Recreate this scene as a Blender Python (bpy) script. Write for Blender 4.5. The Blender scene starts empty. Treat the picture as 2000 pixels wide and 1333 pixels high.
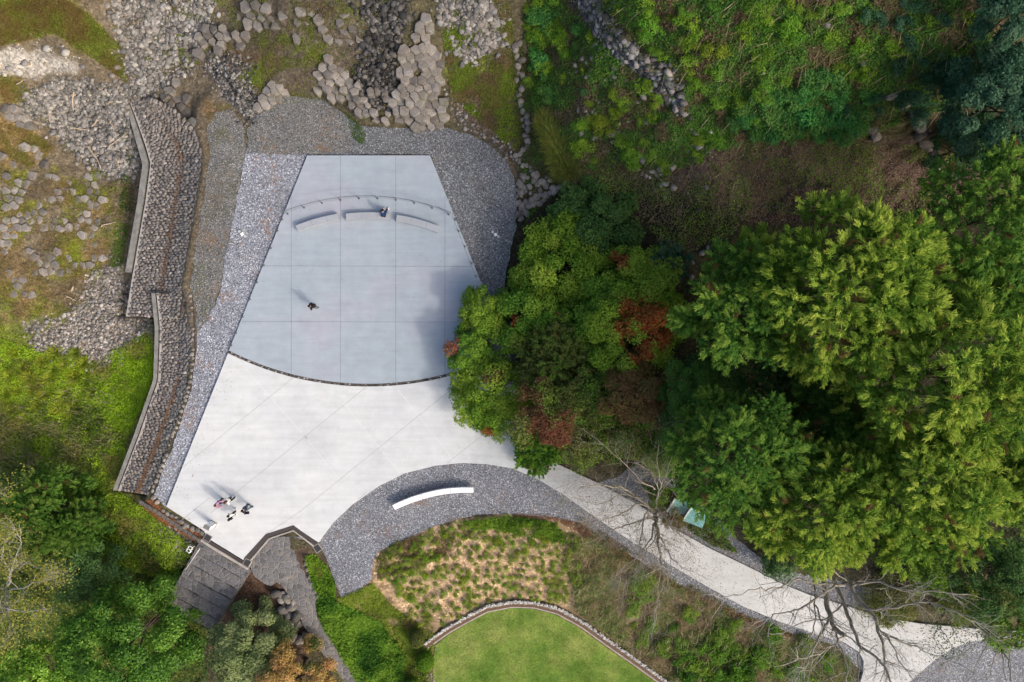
import bpy, bmesh, math, random
import numpy as np
from mathutils import Vector, Matrix
from mathutils.geometry import tessellate_polygon

rng = np.random.default_rng(7)
random.seed(7)
SC = bpy.context.scene
COL = SC.collection
R_ = math.radians

# ------------------------------------------------------------------ camera, sky, sun, exposure
H = 53.33                                   # flying height of the drone above the plaza
cam = bpy.data.cameras.new('camera')
cam.sensor_width = 36.0
cam.lens = 24.0
cam.clip_start = 0.5
cam.clip_end = 1000.0
cam_o = bpy.data.objects.new('camera', cam)
COL.objects.link(cam_o)
cam_o.location = (0, 0, H)
cam_o.rotation_euler = (0, 0, 0)
SC.camera = cam_o

SUN_EL = R_(36.0)
SUN_DIR = Vector((0.80, -0.60, 0)) * math.cos(SUN_EL) + Vector((0, 0, math.sin(SUN_EL)))   # towards the sun
w = bpy.data.worlds.new("World")
SC.world = w
w.use_nodes = True
nt = w.node_tree
bg = nt.nodes['Background']
sky = nt.nodes.new('ShaderNodeTexSky')
sky.sky_type = 'NISHITA'
sky.sun_disc = False
sky.sun_elevation = SUN_EL
sky.sun_rotation = math.atan2(SUN_DIR.x, SUN_DIR.y)
sky.air_density = 1.0
sky.dust_density = 6.0
sky.ozone_density = 1.0
nt.links.new(sky.outputs[0], bg.inputs[0])
bg.inputs[1].default_value = 0.15
sun = bpy.data.lights.new('sun', 'SUN')
sun.energy = 1.0
sun.angle = R_(4.5)
sun.color = (1.0, 0.94, 0.84)
sun_o = bpy.data.objects.new('sun', sun)
COL.objects.link(sun_o)
sun_o.rotation_euler = SUN_DIR.to_track_quat('Z', 'Y').to_euler()
SC.view_settings.view_transform = 'Standard'
SC.view_settings.look = 'None'
SC.view_settings.exposure = 0.70
SC.view_settings.gamma = 1.0

# ------------------------------------------------------------------ small tools
def P(px, py, z=0.0):
    s = (H - z) / H / 25.0
    return ((px - 1000.0) * s, (666.5 - py) * s, z)

def PA(pts, z=0.0):
    return [P(a, b, z) for a, b in pts]

def hsh(ix, iy, seed):
    v = np.sin(ix * 127.1 + iy * 311.7 + seed * 74.7) * 43758.5453
    return v - np.floor(v)

def vnoise(x, y, seed=0):
    ix, iy = np.floor(x), np.floor(y)
    fx, fy = x - ix, y - iy
    fx = fx * fx * (3 - 2 * fx); fy = fy * fy * (3 - 2 * fy)
    a = hsh(ix, iy, seed); b = hsh(ix + 1, iy, seed)
    c = hsh(ix, iy + 1, seed); d = hsh(ix + 1, iy + 1, seed)
    return (a * (1 - fx) + b * fx) * (1 - fy) + (c * (1 - fx) + d * fx) * fy

def fbm(x, y, seed=0, oc=4):
    t, amp, n = 0, 0.5, 0
    for i in range(oc):
        t = t + amp * vnoise(x * 2 ** i, y * 2 ** i, seed + i * 13); n += amp; amp *= 0.5
    return t / n

def inpoly(px, py, poly):
    r = np.zeros(px.shape, bool)
    n = len(poly)
    for i in range(n):
        x0, y0 = poly[i]; x1, y1 = poly[(i + 1) % n]
        if y0 == y1: continue
        c = ((y0 > py) != (y1 > py)) & (px < (x1 - x0) * (py - y0) / (y1 - y0) + x0)
        r ^= c
    return r

def polydist(px, py, poly, closed=True):
    d = np.full(px.shape, 1e9)
    n = len(poly)
    for i in range(n if closed else n - 1):
        x0, y0 = poly[i]; x1, y1 = poly[(i + 1) % n]
        dx, dy = x1 - x0, y1 - y0
        L = dx * dx + dy * dy + 1e-9
        t = np.clip(((px - x0) * dx + (py - y0) * dy) / L, 0, 1)
        d = np.minimum(d, np.hypot(px - x0 - t * dx, py - y0 - t * dy))
    return d

def sdf(px, py, poly):
    d = polydist(px, py, poly)
    return np.where(inpoly(px, py, poly), -d, d)

def sstep(a, b, x):
    t = np.clip((x - a) / (b - a), 0, 1)
    return t * t * (3 - 2 * t)

def nrm(v):
    return v / np.maximum(np.linalg.norm(v, axis=-1, keepdims=True), 1e-9)

def link(name, me, mat=None, parent=None):
    o = bpy.data.objects.new(name, me)
    COL.objects.link(o)
    if mat is not None and me is not None and not me.materials: me.materials.append(mat)
    if parent is not None: o.parent = parent
    return o

def tag(o, label=None, cat=None, group=None, kind=None):
    if label: o['label'] = label
    if cat: o['category'] = cat
    if group: o['group'] = group
    if kind: o['kind'] = kind
    return o

def thing(name, loc, label, cat, group=None, rz=0.0):
    o = bpy.data.objects.new(name, None)
    COL.objects.link(o)
    o.location = loc
    o.rotation_euler = (0, 0, rz)
    o.empty_display_size = 0.2
    return tag(o, label, cat, group)

def mesh_np(name, V, F, col=None, smooth=False):
    """V (n,3); F (m,k) constant-size faces; col (n,3) optional"""
    me = bpy.data.meshes.new(name)
    V = np.asarray(V, np.float32); F = np.asarray(F, np.int32)
    m, k = F.shape
    me.vertices.add(len(V)); me.vertices.foreach_set('co', V.ravel())
    me.loops.add(m * k); me.loops.foreach_set('vertex_index', F.ravel())
    me.polygons.add(m); me.polygons.foreach_set('loop_start', np.arange(0, m * k, k, dtype=np.int32))
    if smooth: me.polygons.foreach_set('use_smooth', np.ones(m, bool))
    me.update(calc_edges=True)
    if col is not None:
        a = me.attributes.new('col', 'FLOAT_COLOR', 'POINT')
        c = np.ones((len(V), 4), np.float32); c[:, :3] = col
        a.data.foreach_set('color', c.ravel())
    return me

def mesh_py(name, V, F, smooth=False):
    me = bpy.data.meshes.new(name)
    me.from_pydata([tuple(v) for v in V], [], F)
    if smooth: me.polygons.foreach_set('use_smooth', [True] * len(me.polygons))
    me.update()
    return me

class MB:
    """collects shapes into one mesh"""
    def __init__(s): s.V = []; s.F = []
    def add(s, V, F):
        n = len(s.V); s.V += [tuple(v) for v in V]; s.F += [tuple(i + n for i in f) for f in F]; return s
    def prism(s, poly, z0, z1):
        """poly list of (x,y[,..]) world; z0/z1 numbers or lists"""
        n = len(poly)
        a = sum(poly[i][0] * poly[(i + 1) % n][1] - poly[(i + 1) % n][0] * poly[i][1] for i in range(n))
        if a < 0: poly = poly[::-1]
        b = [(p[0], p[1], z0) for p in poly]; t = [(p[0], p[1], z1) for p in poly]
        tri = tessellate_polygon([[Vector(p) for p in t]])
        F = []
        for f in tri:
            p = [Vector(t[i]) for i in f]
            nz = (p[1] - p[0]).cross(p[2] - p[0]).z
            f = tuple(f) if nz > 0 else tuple(f[::-1])
            F.append(tuple(i + n for i in f)); F.append(f[::-1])
        F += [(i, (i + 1) % n, n + (i + 1) % n, n + i) for i in range(n)]
        return s.add(b + t, F)
    def box(s, c, size, rz=0.0, bev=0.0):
        x, y, z = [q / 2 for q in size]
        ca, sa = math.cos(rz), math.sin(rz)
        V = []
        if bev > 0:
            for zz, k in ((-z, bev), (-z + bev, 0), (z - bev, 0), (z, bev)):
                for sx, sy in ((-1, -1), (1, -1), (1, 1), (-1, 1)):
                    V.append((sx * (x - k), sy * (y - k), zz))
            F = [(3, 2, 1, 0), (12, 13, 14, 15)]
            for l in range(3):
                for i in range(4):
                    F.append((l * 4 + i, l * 4 + (i + 1) % 4, l * 4 + 4 + (i + 1) % 4, l * 4 + 4 + i))
        else:
            for zz in (-z, z):
                for sx, sy in ((-1, -1), (1, -1), (1, 1), (-1, 1)): V.append((sx * x, sy * y, zz))
            F = [(3, 2, 1, 0), (4, 5, 6, 7)] + [(i, (i + 1) % 4, 4 + (i + 1) % 4, 4 + i) for i in range(4)]
        V = [(c[0] + a * ca - b * sa, c[1] + a * sa + b * ca, c[2] + d) for a, b, d in V]
        return s.add(V, F)
    def tube(s, pts, rad, n=8):
        """tapered tube along pts"""
        pts = [Vector(p) for p in pts]
        if not hasattr(rad, '__len__'): rad = [rad] * len(pts)
        V = []; F = []
        up = Vector((0.31, 0.17, 0.94)).normalized()
        for i, p in enumerate(pts):
            d = (pts[min(i + 1, len(pts) - 1)] - pts[max(i - 1, 0)])
            d = d.normalized() if d.length > 1e-6 else Vector((0, 0, 1))
            a = d.cross(up)
            a = a.normalized() if a.length > 1e-3 else d.cross(Vector((1, 0, 0))).normalized()
            b = d.cross(a)
            for k in range(n):
                t = 2 * math.pi * k / n
                V.append(p + (a * math.cos(t) + b * math.sin(t)) * rad[i])
        for i in range(len(pts) - 1):
            for k in range(n):
                F.append((i * n + k, i * n + (k + 1) % n, (i + 1) * n + (k + 1) % n, (i + 1) * n + k))
        F.append(tuple(range(n))[::-1]); F.append(tuple((len(pts) - 1) * n + k for k in range(n)))
        return s.add(V, F)
    def ell(s, c, r, nu=10, nv=7, rz=0):
        V = [(0, 0, -1)]
        for j in range(1, nv):
            ph = -math.pi / 2 + math.pi * j / nv
            for i in range(nu):
                t = 2 * math.pi * i / nu
                V.append((math.cos(ph) * math.cos(t), math.cos(ph) * math.sin(t), math.sin(ph)))
        V.append((0, 0, 1)); L = len(V) - 1
        F = [(0, 1 + (i + 1) % nu, 1 + i) for i in range(nu)]
        for j in range(nv - 2):
            for i in range(nu):
                a = 1 + j * nu; b = a + nu
                F.append((a + i, a + (i + 1) % nu, b + (i + 1) % nu, b + i))
        a = 1 + (nv - 2) * nu
        F += [(a + i, a + (i + 1) % nu, L) for i in range(nu)]
        ca, sa = math.cos(rz), math.sin(rz)
        V = [(x * r[0], y * r[1], z * r[2]) for x, y, z in V]
        V = [(c[0] + x * ca - y * sa, c[1] + x * sa + y * ca, c[2] + z) for x, y, z in V]
        return s.add(V, F)
    def band(s, A, B, z0, z1):
        """closed box band between two polylines A,B of (x,y)"""
        n = len(A); V = []
        for p, q in zip(A, B):
            V += [(p[0], p[1], z0), (q[0], q[1], z0), (q[0], q[1], z1), (p[0], p[1], z1)]
        F = []
        for i in range(n - 1):
            a = i * 4; b = a + 4
            for k in range(4):
                F.append((a + k, b + k, b + (k + 1) % 4, a + (k + 1) % 4))
        F += [(0, 1, 2, 3), tuple(4 * (n - 1) + k for k in (3, 2, 1, 0))]
        return s.add(V, F)
    def build(s, name, mat, parent=None, smooth=False, recalc=True):
        me = mesh_py(name, s.V, s.F, smooth)
        if recalc:
            bm = bmesh.new(); bm.from_mesh(me)
            bmesh.ops.recalc_face_normals(bm, faces=bm.faces)
            bm.to_mesh(me); bm.free()
        return link(name, me, mat, parent)

# ------------------------------------------------------------------ materials
class NT:
    def __init__(s, name):
        s.m = bpy.data.materials.new(name); s.m.use_nodes = True
        s.t = s.m.node_tree; s.b = s.t.nodes['Principled BSDF']; s.o = s.t.nodes['Material Output']
    def n(s, t, **kw):
        x = s.t.nodes.new(t)
        for k, v in kw.items(): setattr(x, k, v)
        return x
    def l(s, a, b): s.t.links.new(a, b)
    def coord(s, scale=None, obj=False):
        tc = s.n('ShaderNodeTexCoord') if obj else s.n('ShaderNodeNewGeometry')
        return tc.outputs['Object' if obj else 'Position']
    def noise(s, co, scale, detail=4, rough=0.55):
        x = s.n('ShaderNodeTexNoise'); x.inputs['Scale'].default_value = scale
        x.inputs['Detail'].default_value = detail; x.inputs['Roughness'].default_value = rough
        s.l(co, x.inputs['Vector']); return x.outputs[0]
    def vor(s, co, scale, feature='F1'):
        x = s.n('ShaderNodeTexVoronoi', feature=feature); x.inputs['Scale'].default_value = scale
        s.l(co, x.inputs['Vector']); return x
    def ramp(s, fac, stops):
        x = s.n('ShaderNodeValToRGB'); e = x.color_ramp.elements
        while len(e) < len(stops): e.new(0.5)
        for el, (p, c) in zip(e, stops):
            el.position = p
            el.color = (*c, 1) if hasattr(c, '__len__') else (c, c, c, 1)
        s.l(fac, x.inputs[0]); return x.outputs[0]
    def mix(s, a, b, fac=0.5, mode='MIX'):
        x = s.n('ShaderNodeMix', data_type='RGBA', blend_type=mode)
        for i, v in ((6, a), (7, b), (0, fac)):
            if isinstance(v, (int, float)) and i == 0: x.inputs[0].default_value = v
            elif isinstance(v, tuple): x.inputs[i].default_value = (*v, 1)
            elif isinstance(v, (int, float)): x.inputs[i].default_value = (v, v, v, 1)
            else: s.l(v, x.inputs[i])
        return x.outputs[2]
    def math(s, op, a, b=0.0):
        x = s.n('ShaderNodeMath', operation=op)
        for i, v in ((0, a), (1, b)):
            if isinstance(v, (int, float)): x.inputs[i].default_value = v
            else: s.l(v, x.inputs[i])
        return x.outputs[0]
    def bump(s, h, strength=0.5, dist=0.05):
        x = s.n('ShaderNodeBump'); x.inputs['Strength'].default_value = strength
        x.inputs['Distance'].default_value = dist
        s.l(h, x.inputs['Height']); s.l(x.outputs[0], s.b.inputs['Normal'])
    def col(s, c):
        if isinstance(c, tuple): s.b.inputs['Base Color'].default_value = (*c, 1)
        else: s.l(c, s.b.inputs['Base Color'])
    def rough(s, r, spec=0.3):
        s.b.inputs['Roughness'].default_value = r
        s.b.inputs['Specular IOR Level'].default_value = spec

def mat_plain(name, c, rough=0.7, spec=0.3, var=0.25, scale=8.0, metal=0.0, bump=0.0):
    k = NT(name); co = k.coord()
    n1 = k.noise(co, scale, 5, 0.6)
    lo = tuple(x * (1 - var) for x in c); hi = tuple(min(1, x * (1 + var)) for x in c)
    k.col(k.ramp(n1, [(0.25, lo), (0.75, hi)])); k.rough(rough, spec)
    k.b.inputs['Metallic'].default_value = metal
    if bump: k.bump(n1, bump, 0.03)
    return k.m

def mat_leaf(name, rough=0.55, spec=0.25, trans=0.3, objvar=0.0):
    k = NT(name)
    a = k.n('ShaderNodeAttribute', attribute_name='col').outputs['Color']
    if objvar:
        oi = k.n('ShaderNodeObjectInfo').outputs['Random']
        h = k.n('ShaderNodeHueSaturation')
        k.l(a, h.inputs['Color'])
        k.l(k.math('ADD', k.math('MULTIPLY', oi, 0.06 * objvar), 0.5 - 0.03 * objvar), h.inputs['Hue'])
        f2 = k.math('FRACT', k.math('MULTIPLY', oi, 7.13))
        k.l(k.math('ADD', k.math('MULTIPLY', f2, 0.6 * objvar), 1 - 0.3 * objvar), h.inputs['Value'])
        a = h.outputs[0]
    k.col(a); k.rough(rough, spec)
    tr = k.n('ShaderNodeBsdfTranslucent'); k.l(a, tr.inputs[0])
    mx = k.n('ShaderNodeMixShader'); mx.inputs[0].default_value = trans
    k.l(k.b.outputs[0], mx.inputs[1]); k.l(tr.outputs[0], mx.inputs[2])
    k.l(mx.outputs[0], k.o.inputs['Surface'])
    return k.m

def mat_concrete(name, c1, c2, c3, stain=0.5):
    k = NT(name); co = k.coord()
    big = k.noise(co, 0.16, 4, 0.55); mid = k.noise(co, 1.1, 6, 0.62); fine = k.noise(co, 14, 3, 0.6)
    a = k.ramp(big, [(0.3, c1), (0.5, c2), (0.7, c3)])
    a = k.mix(a, k.ramp(mid, [(0.25, 0.90), (0.75, 1.05)]), 1.0, 'MULTIPLY')
    a = k.mix(a, k.ramp(fine, [(0.2, 0.94), (0.8, 1.05)]), 1.0, 'MULTIPLY')
    # brushed streaks and dark specks
    mp = k.n('ShaderNodeMapping'); mp.inputs['Rotation'].default_value = (0, 0, R_(-12)); mp.inputs['Scale'].default_value = (0.25, 2.6, 1)
    k.l(co, mp.inputs[0])
    st = k.noise(mp.outputs[0], 0.9, 4, 0.6)
    a = k.mix(a, k.ramp(st, [(0.3, 1 - 0.10 * stain), (0.6, 1.03)]), 1.0, 'MULTIPLY')
    gr_ = k.noise(co, 0.42, 8, 0.72)
    a = k.mix(a, k.ramp(gr_, [(0.34, 0.86), (0.5, 1.0)]), 0.8 * stain, 'MULTIPLY')
    v = k.vor(co, 1.3).outputs['Distance']
    a = k.mix(a, k.ramp(v, [(0.03, 0.55), (0.06, 1.0)]), 0.7, 'MULTIPLY')
    k.col(a); k.rough(0.8, 0.25); k.bump(fine, 0.08, 0.01)
    return k.m

def mat_gravel(name, base, light, dark, scale=8.0, brown=None, bfac=0.5):
    k = NT(name); co = k.coord()
    v = k.vor(co, scale); v2 = k.vor(co, scale * 0.45)
    sp = k.n('ShaderNodeSeparateColor'); k.l(v.outputs['Color'], sp.inputs[0])
    a = k.ramp(sp.outputs[0], [(0.0, dark), (0.35, base), (0.75, tuple(x * 1.25 for x in base)), (0.93, light), (1.0, tuple(min(1, x * 1.5) for x in light))])
    e = k.ramp(v.outputs['Distance'], [(0.25, 1.10), (0.75, 0.62)])
    a = k.mix(a, e, 1.0, 'MULTIPLY')
    big = k.noise(co, 0.3, 5, 0.6)
    a = k.mix(a, k.ramp(big, [(0.3, 0.82), (0.7, 1.14)]), 1.0, 'MULTIPLY')
    if brown:
        nb = k.noise(co, 0.45, 6, 0.7)
        sp2 = k.n('ShaderNodeSeparateColor'); k.l(v2.outputs['Color'], sp2.inputs[0])
        f = k.math('MULTIPLY', k.ramp(nb, [(0.52, 0.0), (0.72, 1.0)]), k.math('GREATER_THAN', sp2.outputs[1], 1 - bfac))
        a = k.mix(a, brown, f)
    k.col(a); k.rough(0.85, 0.2); k.bump(v.outputs['Distance'], 0.9, 0.05)
    return k.m

def mat_rock(name, c, moss=0.0, objvar=0.35, mosscol=(0.12, 0.13, 0.03), brown=(0.16, 0.10, 0.06), bfac=0.3):
    k = NT(name); co = k.coord()
    n1 = k.noise(co, 3.0, 6, 0.65); n2 = k.noise(co, 16.0, 4, 0.6)
    a = k.ramp(n1, [(0.25, tuple(x * 0.62 for x in c)), (0.5, c), (0.78, tuple(x * 1.3 for x in c))])
    oi = k.n('ShaderNodeObjectInfo').outputs['Random']
    a = k.mix(a, k.ramp(oi, [(0, 1 - objvar), (1, 1 + objvar * 0.5)]), 1.0, 'MULTIPLY')
    a = k.mix(a, k.ramp(n2, [(0.3, 0.8), (0.7, 1.15)]), 1.0, 'MULTIPLY')
    nb = k.noise(co, 1.3, 5, 0.7)
    a = k.mix(a, brown, k.math('MULTIPLY', k.ramp(nb, [(0.5, 0.0), (0.7, 1.0)]), bfac))
    if moss:
        nm = k.noise(co, 0.9, 6, 0.7)
        a = k.mix(a, mosscol, k.math('MULTIPLY', k.ramp(nm, [(0.55, 0.0), (0.68, 1.0)]), moss))
    k.col(a); k.rough(0.9, 0.15); k.bump(n1, 0.6, 0.06)
    return k.m

def mat_attr_rock(name, var=0.35):
    """per-stone colour attribute + grain"""
    k = NT(name); co = k.coord()
    a = k.n('ShaderNodeAttribute', attribute_name='col').outputs['Color']
    n1 = k.noise(co, 9.0, 5, 0.65)
    a = k.mix(a, k.ramp(n1, [(0.25, 1 - var), (0.75, 1 + var)]), 1.0, 'MULTIPLY')
    k.col(a); k.rough(0.9, 0.15); k.bump(n1, 0.5, 0.03)
    return k.m

def mat_ground(name):
    k = NT(name); co = k.coord()
    a = k.n('ShaderNodeAttribute', attribute_name='col').outputs['Color']
    rub = k.n('ShaderNodeAttribute', attribute_name='rub').outputs['Fac']
    n1 = k.noise(co, 1.6, 8, 0.72); n2 = k.noise(co, 9.0, 5, 0.7)
    g = k.mix(a, k.ramp(n1, [(0.28, 0.62), (0.72, 1.35)]), 1.0, 'MULTIPLY')
    g = k.mix(g, k.ramp(n2, [(0.25, 0.62), (0.75, 1.38)]), 1.0, 'MULTIPLY')
    # litter flecks
    v0 = k.vor(co, 7.0); s0 = k.n('ShaderNodeSeparateColor'); k.l(v0.outputs['Color'], s0.inputs[0])
    g = k.mix(g, k.ramp(s0.outputs[0], [(0.0, 0.55), (0.5, 1.0), (0.9, 1.3), (1.0, 2.0)]), 0.75, 'MULTIPLY')
    v = k.vor(co, 3.6); s1 = k.n('ShaderNodeSeparateColor'); k.l(v.outputs['Color'], s1.inputs[0])
    st = k.mix(k.ramp(s1.outputs[0], [(0, 0.5), (0.6, 1.15), (1.0, 1.7)]), k.ramp(v.outputs['Distance'], [(0.3, 1.1), (0.75, 0.3)]), 1.0, 'MULTIPLY')
    g2 = k.mix(a, st, 1.0, 'MULTIPLY')
    k.col(k.mix(g, g2, rub)); k.rough(0.95, 0.1)
    h = k.math('ADD', n2, k.math('MULTIPLY', k.math('MULTIPLY', v.outputs['Distance'], -1.2), rub))
    k.bump(h, 0.9, 0.12)
    return k.m

M = {}
M['deck'] = mat_concrete('blue_grey_concrete', (0.30, 0.35, 0.395), (0.325, 0.372, 0.415), (0.355, 0.367, 0.418), 0.5)
M['apron'] = mat_concrete('pale_concrete', (0.475, 0.495, 0.505), (0.555, 0.57, 0.575), (0.59, 0.594, 0.585), 0.7)
M['pathc'] = mat_concrete('path_concrete', (0.47, 0.475, 0.47), (0.51, 0.515, 0.51), (0.54, 0.54, 0.535), 1.0)
M['bench'] = mat_concrete('bench_concrete', (0.32, 0.34, 0.37), (0.34, 0.36, 0.39), (0.33, 0.35, 0.385), 0.6)
M['white'] = mat_plain('white_paint', (0.80, 0.80, 0.79), 0.6, 0.3, 0.05, 3)
M['joint'] = mat_plain('joint_sealant', (0.20, 0.225, 0.26), 0.8, 0.2, 0.3, 3)
M['joint2'] = mat_plain('saw_cut', (0.36, 0.36, 0.35), 0.8, 0.2, 0.25, 2)
M['joint3'] = mat_plain('saw_cut_filled', (0.63, 0.63, 0.62), 0.8, 0.2, 0.05, 2)
M['gravel'] = mat_gravel('grey_gravel', (0.20, 0.21, 0.235), (0.40, 0.41, 0.43), (0.10, 0.106, 0.12), 15.0, (0.20, 0.12, 0.075), 0.3)
M['gravel_l'] = mat_gravel('light_gravel', (0.265, 0.28, 0.32), (0.52, 0.53, 0.57), (0.12, 0.125, 0.145), 13.0, (0.24, 0.14, 0.08), 0.35)
M['gravel_t'] = mat_gravel('dark_gravel', (0.15, 0.158, 0.168), (0.33, 0.335, 0.345), (0.07, 0.074, 0.08), 15.0, (0.15, 0.095, 0.06), 0.3)
M['gravel_d'] = mat_gravel('dull_gravel', (0.165, 0.165, 0.16), (0.28, 0.27, 0.26), (0.08, 0.08, 0.075), 13.0, (0.20, 0.125, 0.07), 0.55)
M['gap'] = mat_gravel('gap_pebbles', (0.10, 0.085, 0.075), (0.35, 0.34, 0.33), (0.025, 0.02, 0.02), 9.0)
M['ground'] = mat_ground('soil_and_moss')
M['rock'] = mat_rock('basalt', (0.18, 0.165, 0.15), 0.35, 0.4)
M['rock_l'] = mat_rock('pale_basalt', (0.235, 0.215, 0.195), 0.4, 0.4)
M['rock_d'] = mat_rock('dark_basalt', (0.13, 0.12, 0.11), 0.4, 0.4)
M['rubble'] = mat_attr_rock('rubble')
M['masonry'] = mat_attr_rock('masonry', 0.3)
M['kerb'] = mat_plain('weathered_concrete', (0.20, 0.195, 0.18), 0.9, 0.15, 0.35, 2.2, bump=0.4)
M['kerb_l'] = mat_plain('pale_kerb_concrete', (0.34, 0.31, 0.28), 0.9, 0.15, 0.25, 2.5, bump=0.3)
M['dark'] = mat_plain('dark_soil', (0.03, 0.026, 0.02), 0.95, 0.1, 0.4, 4)
M['mortar'] = mat_plain('mortar_and_dirt', (0.085, 0.072, 0.062), 0.95, 0.1, 0.4, 4)
M['grate'] = mat_plain('brown_grating', (0.075, 0.062, 0.055), 0.6, 0.4, 0.25, 20)
M['grate_d'] = mat_plain('dark_grating', (0.035, 0.034, 0.034), 0.55, 0.4, 0.2, 20)
M['steel'] = mat_plain('galvanised_steel', (0.16, 0.165, 0.17), 0.45, 0.5, 0.1, 20, 0.6)
M['rail_l'] = mat_plain('stainless_rail', (0.55, 0.54, 0.52), 0.4, 0.5, 0.08, 20, 0.3)
M['leaf'] = mat_leaf('foliage', 0.7, 0.08, 0.45)
M['leaf_gloss'] = mat_leaf('glossy_foliage', 0.45, 0.22, 0.35)
M['leaf_var'] = mat_leaf('shrub_foliage', 0.7, 0.08, 0.40, 0.7)
M['bark'] = mat_plain('bark', (0.075, 0.06, 0.045), 0.95, 0.1, 0.4, 6, bump=0.6)
M['bark_moss'] = mat_rock('mossy_bark', (0.36, 0.33, 0.275), 0.8, 0.0, (0.20, 0.195, 0.06), (0.18, 0.145, 0.10), 0.7)
M['bark_pale'] = mat_plain('pale_bark', (0.36, 0.335, 0.285), 0.9, 0.1, 0.4, 4, bump=0.4)
M['wood'] = mat_plain('driftwood', (0.38, 0.30, 0.22), 0.9, 0.1, 0.35, 7, bump=0.4)
M['tin'] = mat_plain('turquoise_sheet', (0.30, 0.56, 0.53), 0.7, 0.3, 0.25, 2.6)
M['tin_w'] = mat_plain('white_ridge', (0.75, 0.77, 0.76), 0.5, 0.4, 0.06, 3)
M['plank'] = mat_plain('dark_planks', (0.10, 0.075, 0.05), 0.9, 0.1, 0.3, 5)
M['brick'] = mat_plain('brown_brick', (0.135, 0.085, 0.06), 0.9, 0.1, 0.4, 9, bump=0.4)

exec_later = []
# ------------------------------------------------------------------ layout polygons (read off the plan)
def circ(cx, cy, r, x0, x1, n, sign=1):
    return [(x, cy + sign * math.sqrt(r * r - (x - cx) ** 2)) for x in np.linspace(x0, x1, n)]

arc_deck = circ(720, 144, 606, 447, 993, 60)
arc_gap0 = circ(720, 144, 606.6, 446.6, 993.4, 60)
arc_gap1 = circ(720, 144, 611.4, 445.4, 995.6, 60)
DECK = [(600, 304), (840, 304)] + arc_deck[::-1]
path_up = [(1002, 720), (1010, 800), (1030, 862), (1060, 893), (1110, 917), (1165, 943), (1250, 988), (1320, 1035), (1385, 1071), (1450, 1102), (1530, 1142), (1580, 1162),
           (1650, 1183), (1720, 1206), (1800, 1219), (1880, 1226), (1945, 1232), (2100, 1238), (2100, 1246)]
path_lo = [(1985, 1250), (1955, 1246), (1900, 1253), (1865, 1264), (1830, 1286), (1775, 1333), (1700, 1400), (1640, 1400), (1676, 1345), (1686, 1315), (1687, 1292), (1678, 1274), (1650, 1256), (1600, 1241), (1520, 1214),
           (1450, 1184), (1390, 1151), (1320, 1110), (1250, 1068), (1200, 1036), (1150, 1002), (1100, 966), (1050, 936), (1000, 915), (950, 907), (900, 905), (850, 910), (790, 925),
           (740, 950), (690, 985), (650, 1022), (622, 1060)]
_iu = path_up.index((1060, 893)); _il = path_lo.index((1050, 936))
PATH = path_up[_iu:] + path_lo[:_il + 1] + [(1026, 926)]
APRON = arc_gap1 + path_up[:_iu + 1] + [(1026, 926)] + path_lo[_il + 1:] + [(573, 1027), (519, 1045), (475, 1094), (408, 1053), (398, 1037), (325, 990)]
G_TOP = [(480, 300), (490, 240), (520, 205), (560, 186), (620, 190), (660, 215), (700, 245), (780, 252), (870, 250), (920, 262), (960, 285), (990, 315), (1005, 350), (1012, 400), (1008, 440), (995, 500),
         (985, 560), (1000, 640), (1010, 720), (995, 715), (935, 552), (840, 303), (600, 303)]
G_LEFT = [(600, 304), (447, 684), (325, 990), (318, 985), (300, 968), (318, 920), (345, 850), (374, 760), (384, 690), (386, 650), (410, 620), (432, 560), (440, 500), (462, 400), (474, 330), (480, 298), (520, 300)]
G_LOW = path_lo[::-1][0:23] + [(1630, 1262), (1500, 1222), (1440, 1200), (1370, 1166), (1300, 1128), (1240, 1092), (1190, 1058), (1130, 1020), (1070, 1010), (1000, 1004), (930, 1006), (880, 1018), (820, 1040), (770, 1062),
         (738, 1078), (728, 1100), (726, 1130), (705, 1150), (690, 1164), (665, 1166), (655, 1140), (645, 1110), (632, 1080)]
G_RIGHT = [(1200, 935), (1240, 910), (1300, 920), (1335, 960), (1400, 1010), (1440, 1055), (1500, 1100), (1560, 1120), (1640, 1135), (1700, 1150), (1705, 1200), (1650, 1183), (1580, 1162), (1530, 1142), (1450, 1102), (1385, 1071), (1320, 1035), (1250, 988), (1165, 943)]
G_BR = [(1985, 1250), (1955, 1246), (1900, 1253), (1865, 1264), (1830, 1286), (1775, 1333), (1700, 1400), (2100, 1400), (2100, 1246)]
G_DULL = [(386, 655), (410, 620), (432, 560), (440, 500), (462, 400), (474, 330), (482, 298), (474, 240), (452, 215), (420, 220), (404, 250), (409, 300), (404, 350), (392, 425), (380, 495), (372, 560), (382, 600)]
LAWN = [(845, 1400), (846, 1300), (850, 1262), (875, 1240), (905, 1223), (950, 1197), (1000, 1188), (1042, 1190), (1085, 1201), (1130, 1226), (1180, 1262), (1235, 1300), (1330, 1370), (1330, 1400)]
REV1 = dict(L=[(243, 191), (262, 262), (279, 322), (268, 400), (254, 480), (241, 555), (231, 618)],
            Rr=[(300, 196), (345, 215), (385, 255), (401, 300), (398, 345), (386, 420), (374, 490), (362, 560), (352, 622)],
            zl=-1.75, zm=-1.35, zr=-0.30)
REV2 = dict(L=[(296, 573), (303, 640), (300, 742), (262, 850), (221, 958)],
            Rr=[(376, 571), (380, 620), (382, 690), (374, 760), (345, 850), (318, 920), (300, 966)],
            zl=-1.0, zm=-0.72, zr=-0.12)
LAWN_Z = -1.25
STAIR = [(393, 1056), (488, 1112), (440, 1180), (408, 1214), (335, 1160), (352, 1120)]

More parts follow.
